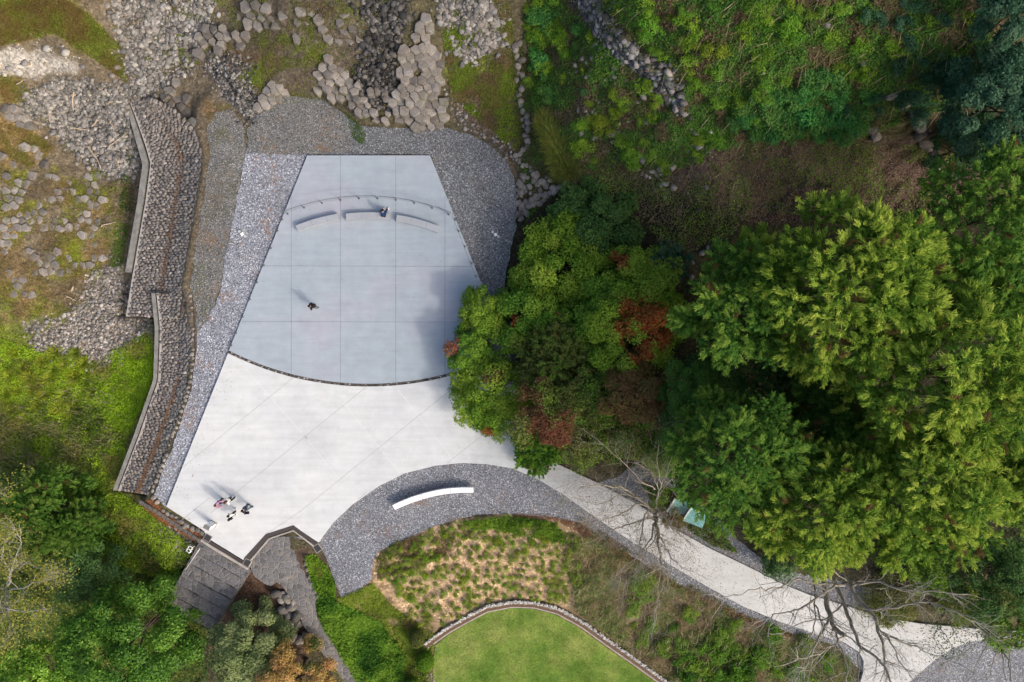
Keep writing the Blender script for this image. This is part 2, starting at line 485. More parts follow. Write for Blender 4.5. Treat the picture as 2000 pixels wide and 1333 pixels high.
CP = """600 304 -.15 840 304 -.15 480 300 -.15 1000 330 -.15 1000 550 -.15 420 480 -.2 440 600 -.15 390 760 -.15 330 950 -.2 700 500 -.15 700 850 -.15 800 1000 -.15
640 1120 -.2 690 1150 -.3 1100 980 -.15 1300 1080 -.15 1500 1170 -.15 1700 1250 -.15 1900 1300 -.15 1150 700 -.1 500 200 0 600 170 .8 700 210 .4 820 240 .3 820 120 2.5 700 60 3.5
560 50 3 450 60 1 430 180 -.1 350 120 -.5 300 60 .5 250 20 1.5 900 150 1 950 60 3 940 240 0 150 40 2.5 60 110 1 0 100 2 130 230 -1.8 240 250 -2.2 270 420 -3.1 258 330 -2.9 245 500 -3.0 200 450 -2.4 80 420 -1
0 400 -.5 0 600 -1 100 600 -1.8 220 600 -2.5 250 680 -2.6 150 700 -2.4 270 760 -2.6 0 750 -2.5 100 850 -3 210 940 -2.6 50 1000 -4 250 1020 -2.2 320 1080 -2 200 1100 -4.5 0 1200 -6
300 1250 -6 420 1200 -4.0 480 1300 -4 560 1080 -.3 590 1140 -1.0 600 1200 -1.7 650 1290 -2.4 700 1340 -2.8 560 1200 -1.9 740 1250 -1.8 740 1080 -.1 1000 1020 -.1 900 1100 -.5
800 1180 -1.0 1000 1170 -1.2 850 1300 -1.35 1000 1300 -1.4 1200 1330 -1.4 1100 1060 -.2 1150 1180 -.9 1300 1250 -1 1400 1300 -.9 1450 1330 -.8 1550 1290 -.4 1650 1330 -.3
1040 200 .3 1060 60 2 1080 330 1.2 1120 250 2.6 1150 50 5 1240 120 6.5 1340 200 6.5 1200 20 8 1300 60 9 1500 60 11 1500 200 8 1700 100 11 1700 200 8.5 1650 260 6 1900 100 12 2000 20 14
1350 300 4 1500 330 3.5 1700 340 3.2 1850 300 4 1200 350 2 1350 450 1.8 1500 500 1.8 1800 500 2.2 2000 500 3 1100 420 .5 1300 700 .5 1600 700 1.2 2000 800 1.5 1600 1000 .3 1900 1100 .3
1350 950 0 1450 1060 -.1 2000 1200 .0 -400 666 -2 -400 -300 5 1000 -500 10 2500 -300 20 2600 666 6 2500 1700 0 1000 1800 -2.5 -300 1700 -8"""
CP = np.array(CP.split(), float).reshape(-1, 3)
cw = np.array([P(*c) for c in CP])

def tps(r2):
    return np.where(r2 > 1e-9, 0.5 * r2 * np.log(np.maximum(r2, 1e-9)), 0)

_n = len(cw)
_A = np.zeros((_n + 3, _n + 3))
_d = ((cw[:, None, :2] - cw[None, :, :2]) ** 2).sum(-1)
_A[:_n, :_n] = tps(_d) + np.eye(_n) * 1.5
_A[:_n, _n] = 1; _A[:_n, _n + 1:] = cw[:, :2]; _A[_n:, :_n] = _A[:_n, _n:].T
_w = np.linalg.solve(_A, np.concatenate([cw[:, 2], np.zeros(3)]))

def rawz(x, y):
    out = np.empty(x.size); xf, yf = x.ravel(), y.ravel()
    for i in range(0, x.size, 20000):
        xx, yy = xf[i:i + 20000], yf[i:i + 20000]
        r2 = (xx[:, None] - cw[None, :, 0]) ** 2 + (yy[:, None] - cw[None, :, 1]) ** 2
        out[i:i + 20000] = tps(r2) @ _w[:_n] + _w[_n] + xx * _w[_n + 1] + yy * _w[_n + 2]
    return np.clip(out.reshape(x.shape), -9, 20)

dx = np.arange(-46, 46.01, 0.16); dy = np.arange(-32, 32.01, 0.16)
gr = np.array([1, 2.5, 5, 9, 15, 24, 38, 60, 95, 150.])
gx = np.concatenate([-46 - gr[::-1], dx, 46 + gr]); gy = np.concatenate([-32 - gr[::-1], dy, 32 + gr])
GX, GY = np.meshgrid(gx, gy)
GZ = rawz(GX, GY)
px0 = 1000 + GX * 25 * H / (H - GZ); py0 = 666.5 - GY * 25 * H / (H - GZ)
SOIL = [(440, 180), (470, 240), (480, 300), (440, 500), (410, 620), (386, 655), (372, 560), (384, 490), (396, 420), (408, 345), (411, 300), (396, 255), (400, 210)]
hard = np.minimum.reduce([sdf(px0, py0, q) for q in (SOIL, PATH, DECK, APRON, G_TOP, G_LEFT, G_LOW, G_RIGHT, G_BR)])
rough_amp = sstep(4, 40, hard)
bumpn = (fbm(GX * 0.55, GY * 0.55, 3) - 0.5) * 0.7 + (fbm(GX * 1.7, GY * 1.7, 9) - 0.5) * 0.35
hill = inpoly(px0, py0, [(1060, -60), (2100, -60), (2100, 420), (1400, 420), (1100, 330)])
GZ = GZ + bumpn * rough_amp * np.where(hill, 1.5, 0.8)
flat = 1 - sstep(0, 30, hard)
GZ = GZ * (1 - flat) + (-0.20) * flat
# rock ledge on the hillside: a steep low cliff band
CLIFF = [(1118, -20), (1150, 20), (1185, 62), (1225, 105), (1262, 138), (1300, 168), (1332, 205)]
cd = polydist(px0, py0, CLIFF, False)
cside = np.zeros_like(GX)
GZ += np.where(hill, np.exp(-(cd / 13.0) ** 2) * 0.5 * (0.5 + fbm(GX * 1.2, GY * 1.2, 31)), 0)
# lawn shelf
ld = sdf(px0, py0, LAWN)
lf = 1 - sstep(6, 26, ld)
GZ = GZ * (1 - lf) + (LAWN_Z - 0.04) * lf
# beds of the two revetments and the stair are cut below their stones
def rev_poly(r): return r['L'] + r['Rr'][::-1]
for r in (REV1, REV2):
    m = inpoly(px0, py0, r['L'] + [(x - 9, y + (4 if i == 0 else 0)) for i, (x, y) in enumerate(r['Rr'])][::-1])
    GZ = np.where(m, np.minimum(GZ, -2.9), GZ)
ld2 = polydist(px0, py0, REV1['L'], False)
m = inpoly(px0, py0, STAIR)
GZ = np.where(m, np.minimum(GZ, -4.6), GZ)

def ZG(x, y):
    """height of the ground at world x,y"""
    x = np.asarray(x, float); y = np.asarray(y, float)
    i = np.clip(np.searchsorted(gx, x) - 1, 0, len(gx) - 2); j = np.clip(np.searchsorted(gy, y) - 1, 0, len(gy) - 2)
    fx = np.clip((x - gx[i]) / (gx[i + 1] - gx[i]), 0, 1); fy = np.clip((y - gy[j]) / (gy[j + 1] - gy[j]), 0, 1)
    return (GZ[j, i] * (1 - fx) + GZ[j, i + 1] * fx) * (1 - fy) + (GZ[j + 1, i] * (1 - fx) + GZ[j + 1, i + 1] * fx) * fy

def G(px, py):
    """plan point -> point on the ground"""
    px = np.asarray(px, float); py = np.asarray(py, float); z = np.zeros_like(px)
    for _ in range(8):
        s = (H - z) / H / 25.0
        x = (px - 1000) * s; y = (666.5 - py) * s
        z = z * 0.3 + ZG(x, y) * 0.7
    s = (H - z) / H / 25.0
    return np.stack([(px - 1000) * s, (666.5 - py) * s, z], -1)

def G1(px, py): return Vector([float(v) for v in G(np.array([px]), np.array([py]))[0]])

# ------------------------------------------------------------------ ground colours: what grows or lies where
PX = 1000 + GX * 25 * H / (H - GZ); PY = 666.5 - GY * 25 * H / (H - GZ)
c = np.zeros(GX.shape + (3,)); rub = np.zeros(GX.shape)
wx = (fbm(GX * 0.6, GY * 0.6, 21, 6) - 0.5) * 62; wy = (fbm(GX * 0.6, GY * 0.6, 57, 6) - 0.5) * 62
nf = fbm(GX * 0.9, GY * 0.9, 77)
c[:] = (0.085, 0.075, 0.045)
def zone(poly, colr, soft=14, rubv=None, amt=1.0, patch=0.0, seed=1, sc=0.6):
    d = sdf(PX + wx, PY + wy, poly)
    f = amt * (1 - sstep(-soft, soft, d))
    if patch:
        f = f * sstep(patch - 0.08, patch + 0.08, fbm(GX * sc, GY * sc, seed))
    c[:] = c * (1 - f[..., None]) + np.array(colr) * f[..., None]
    if rubv is not None: rub[:] = rub * (1 - f) + rubv * f
zone([(-200, -200), (480, -200), (480, 700), (-200, 700)], (0.155, 0.125, 0.085), 20, 0.25)
zone([(-200, 560), (290, 620), (300, 760), (230, 940), (380, 1060), (420, 1500), (-200, 1500)], (0.12, 0.14, 0.03), 20, 0)
zone([(1040, -200), (2300, -200), (2300, 700), (1200, 500), (1040, 330)], (0.075, 0.070, 0.035), 20, 0.1)
zone([(1040, -200), (2300, -200), (2300, 300), (1040, 330)], (0.10, 0.075, 0.05), 10, 0.1, 0.5, 0.6, 5, 0.3)
zone([(1300, 280), (1900, 280), (1900, 420), (1400, 440), (1300, 400)], (0.10, 0.072, 0.06), 16, 0.35)
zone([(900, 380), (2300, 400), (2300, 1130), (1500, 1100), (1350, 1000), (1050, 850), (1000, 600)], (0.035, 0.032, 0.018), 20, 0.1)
# rubble of the old river bed
zone([(20, 175), (120, 150), (250, 175), (275, 300), (262, 345), (200, 340), (140, 290), (60, 220)], (0.185, 0.175, 0.16), 10, 1.0)
zone([(230, 20), (340, -20), (420, 40), (400, 110), (330, 150), (270, 170), (240, 100)], (0.175, 0.155, 0.14), 12, 1.0)
zone([(170, 545), (250, 540), (290, 640), (200, 720), (80, 690), (60, 640), (130, 610)], (0.20, 0.18, 0.16), 12, 1.0)
zone([(405, 95), (470, 110), (510, 200), (490, 235), (440, 190), (405, 130)], (0.15, 0.14, 0.14), 10, 1.0)
zone([(640, -60), (800, -60), (780, 120), (775, 215), (690, 205), (690, 150), (660, 100)], (0.026, 0.024, 0.02), 10, 0.7)
zone([(830, -40), (960, -40), (980, 90), (900, 120), (870, 60)], (0.12, 0.115, 0.11), 14, 0.9)
zone([(460, -30), (700, -30), (740, 60), (660, 170), (520, 190), (470, 100)], (0.115, 0.095, 0.07), 14, 0.3)
zone([(870, 170), (1000, 150), (1030, 400), (985, 300), (900, 255)], (0.105, 0.080, 0.055), 14, 0.2)
# bright bare outcrop, upper left
zone([(-40, 118), (20, 95), (90, 92), (160, 108), (168, 128), (100, 142), (0, 145), (-40, 150)], (0.38, 0.355, 0.315), 9, 0.3)
# mosses
zone([(-200, -60), (150, -60), (180, 20), (240, 90), (250, 160), (200, 120), (110, 62), (-200, 90)], (0.13, 0.115, 0.04), 10, 0)
zone([(-200, 145), (30, 150), (60, 200), (0, 215), (-200, 215)], (0.15, 0.12, 0.045), 10, 0)
zone([(-200, 225), (60, 240), (110, 290), (40, 330), (-200, 330)], (0.19, 0.135, 0.065), 10, 0)
zone([(-200, 330), (180, 330), (230, 420), (220, 520), (120, 620), (-200, 600)], (0.15, 0.15, 0.025), 12, 0, 0.9, 0.52, 8, 0.5)
zone([(-200, 330), (180, 330), (230, 420), (220, 520), (120, 620), (-200, 660)], (0.19, 0.135, 0.065), 12, 0, 0.8, 0.60, 18, 0.5)
zone([(-200, 640), (100, 670), (200, 690), (290, 655), (300, 740), (225, 950), (100, 900), (-200, 800)], (0.18, 0.24, 0.025), 12, 0, 1, 0.40, 28, 0.5)
zone([(180, 750), (270, 665), (300, 690), (298, 745), (260, 850), (200, 800)], (0.19, 0.30, 0.015), 14, 0)
zone([(520, 80), (640, 90), (640, 130), (560, 130), (500, 190), (470, 150), (500, 110)], (0.10, 0.13, 0.02), 10, 0, 1, 0.45, 38, 0.8)
zone([(860, 50), (1010, 60), (1010, 300), (960, 250), (870, 160)], (0.10, 0.12, 0.022), 12, 0, 1, 0.48, 48, 0.7)
zone([(400, -40), (720, -40), (730, 80), (500, 130), (400, 100)], (0.10, 0.11, 0.03), 12, 0, 0.8, 0.62, 58, 0.8)
zone([(405, 180), (470, 240), (480, 300), (410, 470), (375, 560), (365, 540), (400, 420), (405, 280)], (0.17, 0.115, 0.065), 8, 0.1)
# planting bank
zone([(720, 1120), (735, 1075), (880, 1015), (1080, 1008), (1400, 1170), (1600, 1250), (1720, 1400), (830, 1400), (700, 1200), (690, 1165)], (0.20, 0.145, 0.08), 8, 0)
zone([(726, 1120), (730, 1085), (770, 1058), (880, 1014), (1000, 1000), (1120, 1020), (1160, 1090), (1120, 1190), (1000, 1175), (850, 1225), (780, 1210)], (0.43, 0.305, 0.185), 5, 0)
zone([(730, 1200), (850, 1235), (840, 1400), (690, 1400), (620, 1200), (640, 1170)], (0.13, 0.14, 0.03), 10, 0)
zone([(1120, 1060), (1400, 1180), (1640, 1280), (1680, 1400), (1320, 1400), (1180, 1240), (1110, 1180)], (0.20, 0.16, 0.095), 12, 0)
zone([(395, 1110), (480, 1110), (600, 1060), (640, 1130), (600, 1333), (430, 1400)], (0.11, 0.075, 0.055), 8, 0.2)
zone([(270, 980), (400, 1050), (380, 1100), (360, 1160), (300, 1100)], (0.13, 0.12, 0.05), 8, 0.4)
zone([(1150, 940), (1330, 960), (1420, 1080), (1320, 1030), (1200, 960)], (0.13, 0.11, 0.10), 8, 0.3)

nx, ny = len(gx), len(gy)
ii = np.arange(nx * ny).reshape(ny, nx)
F = np.stack([ii[:-1, :-1], ii[:-1, 1:], ii[1:, 1:], ii[1:, :-1]], -1).reshape(-1, 4)
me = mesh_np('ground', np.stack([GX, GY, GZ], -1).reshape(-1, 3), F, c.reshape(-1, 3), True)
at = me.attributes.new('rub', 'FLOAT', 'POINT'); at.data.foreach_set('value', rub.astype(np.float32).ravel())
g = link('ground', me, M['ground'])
tag(g, 'uneven ground of soil, moss and stone rubble around the concrete plaza', 'ground', kind='structure')

# ------------------------------------------------------------------ flat sheets: gravel, deck, apron, lawn
def jitter_poly(pts, seg=6, amp=2.0, seed=0):
    out = []
    n = len(pts)
    for i in range(n):
        a, b = pts[i], pts[(i + 1) % n]
        L = math.hypot(b[0] - a[0], b[1] - a[1]); k = max(1, int(L / seg))
        for j in range(k):
            t = j / k
            x = a[0] + (b[0] - a[0]) * t; y = a[1] + (b[1] - a[1]) * t
            q = fbm(np.array([x / 18.0]), np.array([y / 18.0]), seed)[0] - 0.5
            q2 = fbm(np.array([x / 18.0 + 40]), np.array([y / 18.0]), seed)[0] - 0.5
            out.append((x + q * amp * 4 + random.uniform(-.4, .4) * amp, y + q2 * amp * 4 + random.uniform(-.4, .4) * amp))
    return out

def sheet(name, poly, z, mat, label, cat, th=0.03, jit=None, seed=0):
    if jit: poly = jitter_poly(poly, 5, jit, seed)
    mb = MB().prism(PA(poly, z), z - th, z)
    o = mb.build(name, mat, recalc=False)
    return tag(o, label, cat, kind='structure')

def grow(poly, k):
    """push a polygon outwards by k plan units"""
    n = len(poly); a = sum(poly[i][0] * poly[(i + 1) % n][1] - poly[(i + 1) % n][0] * poly[i][1] for i in range(n))
    s = 1 if a > 0 else -1
    out = []
    for i in range(n):
        p0, p1, p2 = poly[i - 1], poly[i], poly[(i + 1) % n]
        nx_ = nyy = 0
        for q, r in ((p0, p1), (p1, p2)):
            L = math.hypot(r[0] - q[0], r[1] - q[1]) + 1e-6
            nx_ += (r[1] - q[1]) / L; nyy += -(r[0] - q[0]) / L
        L = math.hypot(nx_, nyy) + 1e-6
        out.append((p1[0] + s * nx_ / L * k, p1[1] + s * nyy / L * k))
    return out

sheet('gravel', G_DULL, -0.172, M['gravel_d'], 'dull trodden gravel strip with weeds beside the stone revetment', 'gravel', 0.05, 2.0, 1)
sheet('gravel', G_TOP, -0.160, M['gravel_t'], 'dark grey gravel wrapped around the top and right of the viewing deck', 'gravel', 0.05, 1.6, 2)
sheet('gravel', [(490, 300), (486, 250), (520, 208), (560, 190), (620, 194), (665, 222), (690, 260), (680, 298), (600, 302)], -0.150, M['gravel_d'], 'dull fine gravel patch below the basalt outcrop above the deck', 'gravel', 0.008, 3.5, 6)
sheet('gravel', G_LEFT, -0.153, M['gravel_l'], 'light grey gravel strip along the left edge of the deck', 'gravel', 0.05, 1.6, 3)
sheet('gravel', G_LOW, -0.156, M['gravel'], 'grey gravel crescent holding the white curved bench', 'gravel', 0.05, 1.2, 4)
sheet('gravel', G_RIGHT, -0.164, M['gravel'], 'purplish gravel verge along the upper side of the path', 'gravel', 0.05, 1.5, 5)
sheet('gravel', G_BR, -0.168, M['gravel'], 'grey gravel patch at the bottom right beyond the path bend', 'gravel', 0.05)
sheet('gravel', arc_gap0 + arc_gap1[::-1], -0.05, M['gap'], 'narrow dark pebble joint between deck and pale concrete', 'gravel', 0.10)
deck = sheet('viewing_deck', DECK, 0.0, M['deck'], 'blue grey concrete deck widening from a straight top edge to a curved lower edge', 'deck', 0.22)
apron = sheet('plaza', APRON, 0.0, M['apron'], 'pale concrete plaza between the deck and the gravel crescent', 'plaza', 0.22)
sheet('path', PATH, 0.0, M['pathc'], 'pale concrete path curving from the plaza to the lower right edge', 'path', 0.22)

def line_strip(mb, a, b, wid, z=0.004):
    ax, ay, _ = P(*a); bx_, by_, _ = P(*b)
    L = math.hypot(bx_ - ax, by_ - ay); nx_, ny_ = -(by_ - ay) / L * wid / 2, (bx_ - ax) / L * wid / 2
    mb.add([(ax + nx_, ay + ny_, z), (ax - nx_, ay - ny_, z), (bx_ - nx_, by_ - ny_, z), (bx_ + nx_, by_ + ny_, z)], [(0, 1, 2, 3)])

def arc_y(x): return 144 + math.sqrt(606 ** 2 - (x - 720) ** 2) - 1
mb = MB()
for x, y0 in ((569, 384), (665, 305), (773, 305), (869, 381)): line_strip(mb, (x, y0), (x, arc_y(x)), 0.04)
mb2 = MB()
for y, x0, x1 in ((519.5, 517, 921), (628.5, 473, 970)): line_strip(mb2, (x0, y), (x1, y + 1.5), 0.035, 0.008)
mb.V += []; n0 = len(mb.V); mb.V += mb2.V; mb.F += [tuple(i + n0 for i in f) for f in mb2.F]
mb.build('joint', M['joint'], deck)
mb = MB()
for a, b in (((356, 914), (574, 737)), ((411, 1003), (718, 754)), ((588, 998), (896, 749)), ((700, 975), (716, 962)), ((874, 904), (944, 849)), ((356, 1015), (409, 973)), ((519, 1044), (588, 998))):
    line_strip(mb, a, b, 0.035)
mb.build('joint', M['joint2'], apron)
mb = MB()
for a, b in (((592, 848), (664, 938)), ((672, 788), (782, 926)), ((462, 700), (600, 858)), ((776, 760), (888, 902)), ((420, 920), (500, 1010))):
    line_strip(mb, a, b, 0.03, 0.009)
mb.build('joint', M['joint3'], apron)

# lawn: a sheet, then short blades stand on it
k = NT('mown_grass'); co = k.coord()
n1 = k.noise(co, 0.35, 5, 0.6); n2 = k.noise(co, 7.0, 5, 0.7); n3 = k.noise(co, 1.2, 4, 0.6)
a = k.ramp(n1, [(0.36, (0.07, 0.145, 0.02)), (0.5, (0.13, 0.20, 0.035)), (0.66, (0.215, 0.255, 0.065))])
a = k.mix(a, k.ramp(n3, [(0.3, 0.75), (0.7, 1.15)]), 1.0, 'MULTIPLY')
a = k.mix(a, k.ramp(n2, [(0.25, 0.55), (0.75, 1.4)]), 1.0, 'MULTIPLY')
k.col(a); k.rough(0.95, 0.1); k.bump(n2, 0.8, 0.05)
M['lawn'] = k.m
sheet('lawn', LAWN, LAWN_Z, M['lawn'], 'mown green lawn inside the curved brown border', 'lawn', 0.05)

# ------------------------------------------------------------------ rocks as numpy templates
def ico():
    t = (1 + 5 ** .5) / 2
    V = np.array([(-1, t, 0), (1, t, 0), (-1, -t, 0), (1, -t, 0), (0, -1, t), (0, 1, t), (0, -1, -t), (0, 1, -t), (t, 0, -1), (t, 0, 1), (-t, 0, -1), (-t, 0, 1)], float)
    Fc = np.array([(0, 11, 5), (0, 5, 1), (0, 1, 7), (0, 7, 10), (0, 10, 11), (1, 5, 9), (5, 11, 4), (11, 10, 2), (10, 7, 6), (7, 1, 8), (3, 9, 4), (3, 4, 2), (3, 2, 6), (3, 6, 8), (3, 8, 9), (4, 9, 5), (2, 4, 11), (6, 2, 10), (8, 6, 7), (9, 8, 1)])
    return nrm(V), Fc
ICO = ico()
def rot_rand(n):
    q = nrm(rng.normal(size=(n, 4)))
    a, b, c_, d = q.T
    return np.stack([1 - 2 * (c_ * c_ + d * d), 2 * (b * c_ - a * d), 2 * (b * d + a * c_), 2 * (b * c_ + a * d), 1 - 2 * (b * b + d * d), 2 * (c_ * d - a * b),
                     2 * (b * d - a * c_), 2 * (c_ * d + a * b), 1 - 2 * (b * b + c_ * c_)], -1).reshape(n, 3, 3)
def rocks_mesh(name, pos, size, col, flat=0.65):
    n = len(pos); V0, F0 = ICO
    V = V0[None] * (1 + rng.uniform(-.28, .28, (n, 12, 1))) * rng.uniform(.6, 1.45, (n, 1, 3))
    V = np.einsum('nij,nkj->nki', rot_rand(n), V)
    V[..., 2] *= flat
    V = V * size[:, None, None] + pos[:, None, :]
    Fa = (F0[None] + (np.arange(n) * 12)[:, None, None]).reshape(-1, 3)
    return mesh_np(name, V.reshape(-1, 3), Fa, np.repeat(col, 12, 0))

def sample_poly(poly, n, seed=0, thr=None, sc=0.03, edge=0):
    """n plan points inside a polygon, thinned by noise so they come in drifts"""
    p = np.array(poly); lo, hi = p.min(0), p.max(0); r = np.random.default_rng(seed + 1000)
    out = np.zeros((0, 2))
    for _ in range(60):
        q = r.uniform(lo, hi, (n * 3, 2))
        m = inpoly(q[:, 0], q[:, 1], poly)
        if thr is not None:
            m &= fbm(q[:, 0] * sc, q[:, 1] * sc, seed, 4) > thr + r.normal(0, .05, len(q))
        out = np.concatenate([out, q[m]])
        if len(out) >= n: break
    return out[:n]

def rubble(label, poly, n, smin, smax, cols, seed, thr=None):
    n = int(n * 2.1) if n > 800 else n
    q = sample_poly(poly, n, seed, thr)
    q = q + rng.normal(0, 13, q.shape) * (rng.random((len(q), 1)) < .42)
    p = G(q[:, 0], q[:, 1]); s = (smin + (smax - smin) * rng.random(len(q)) ** 6 * 1.35) * .62
    p[:, 2] += s * 0.2
    cc = np.array(cols)[rng.integers(0, len(cols), len(q))] * rng.uniform(.5, 1.2, (len(q), 1)) * (.72 + .5 * fbm(q[:, 0] / 20, q[:, 1] / 20, seed))[:, None]
    o = link('rubble', rocks_mesh('rubble', p, s, cc), M['rubble'])
    tag(o, label, 'rubble', kind='stuff')
GREY = [(0.25, 0.24, 0.225), (0.20, 0.19, 0.18), (0.29, 0.27, 0.245), (0.23, 0.205, 0.185), (0.15, 0.145, 0.14)]
PALE = [(0.33, 0.31, 0.285), (0.26, 0.235, 0.21), (0.29, 0.25, 0.215), (0.21, 0.20, 0.19), (0.36, 0.32, 0.29)]
DARK = [(0.06, 0.06, 0.06), (0.09, 0.085, 0.08), (0.14, 0.13, 0.12), (0.04, 0.04, 0.04)]
rubble('grey stone rubble of the river bed with driftwood on it', [(40, 185), (120, 158), (245, 178), (262, 250), (276, 320), (262, 350), (200, 340), (140, 290), (70, 225)], 3600, .06, .30, GREY, 1)
rubble('grey rubble sloping through the moss at the upper left', [(215, 0), (420, 0), (400, 100), (350, 165), (290, 185), (245, 180), (230, 60)], 2800, .06, .32, GREY, 2, 0.40)
rubble('pale stone rubble beside the foot of the upper revetment', [(185, 530), (238, 510), (236, 560), (228, 620), (262, 640), (290, 650), (200, 725), (70, 690), (60, 640), (140, 610)], 3600, .05, .22, PALE, 3)
rubble('dark small scree beside the dull gravel', [(405, 95), (470, 110), (512, 200), (490, 238), (440, 190), (405, 130)], 1100, .05, .22, GREY + DARK, 4)
rubble('black wet scree between the basalt outcrops', [(690, -10), (800, -10), (800, 40), (775, 90), (772, 215), (735, 215), (690, 190), (695, 130), (720, 60)], 1300, .06, .34, DARK, 5)
rubble('broken blue grey stones right of the outcrop', [(850, 0), (960, 0), (985, 90), (905, 125), (870, 60)], 900, .08, .36, GREY, 6, .38)
rubble('small stones scattered down beside the outcrop', [(862, 165), (900, 215), (990, 290), (1000, 330), (940, 265), (890, 250)], 260, .06, .25, GREY, 7)
rubble('loose stones below the block wall near the stair', [(290, 1010), (330, 1030), (392, 1062), (372, 1100), (350, 1130), (345, 1090), (320, 1055)], 500, .06, .24, PALE, 8)
rubble('stones showing through the hillside plants', [(1120, 120), (1300, 120), (1420, 300), (1300, 380), (1130, 260)], 420, .1, .42, PALE, 9, .48)
rubble('pale stones on the hillside at the upper right', [(1400, 0), (1700, 60), (1950, 330), (1800, 300), (1480, 270)], 60, .1, .4, GREY, 10, .5)
rubble('stones in the shade between the tree crowns', [(1360, 300), (1900, 300), (1500, 420), (1420, 540), (1330, 560)], 110, .06, .3, DARK, 12)
rubble('slaty rubble along the hillside ledge', jitter_poly([(1112, -10), (1165, -10), (1200, 55), (1245, 100), (1300, 140), (1340, 190), (1330, 225), (1280, 180), (1220, 130), (1160, 60)], 9, 1.5), 1000, .10, .38, [(0.21, 0.19, 0.19), (0.26, 0.26, 0.26), (0.13, 0.13, 0.13), (0.07, 0.07, 0.07)], 11)
rubble('pale crumbled stone of the bright outcrop', [(-10, 110), (40, 85), (110, 80), (175, 108), (165, 132), (90, 148), (-10, 148)], 110, .10, .5, [(0.42, 0.40, 0.365), (0.35, 0.335, 0.305), (0.26, 0.25, 0.24), (0.42, 0.35, 0.25)], 13)
# ------------------------------------------------------------------ stone revetments with kerb and gutter
def resample(pl, n):
    p = np.array(pl, float); d = np.r_[0, np.cumsum(np.hypot(*np.diff(p, axis=0).T))]
    t = np.linspace(0, d[-1], n)
    return np.stack([np.interp(t, d, p[:, 0]), np.interp(t, d, p[:, 1])], -1)

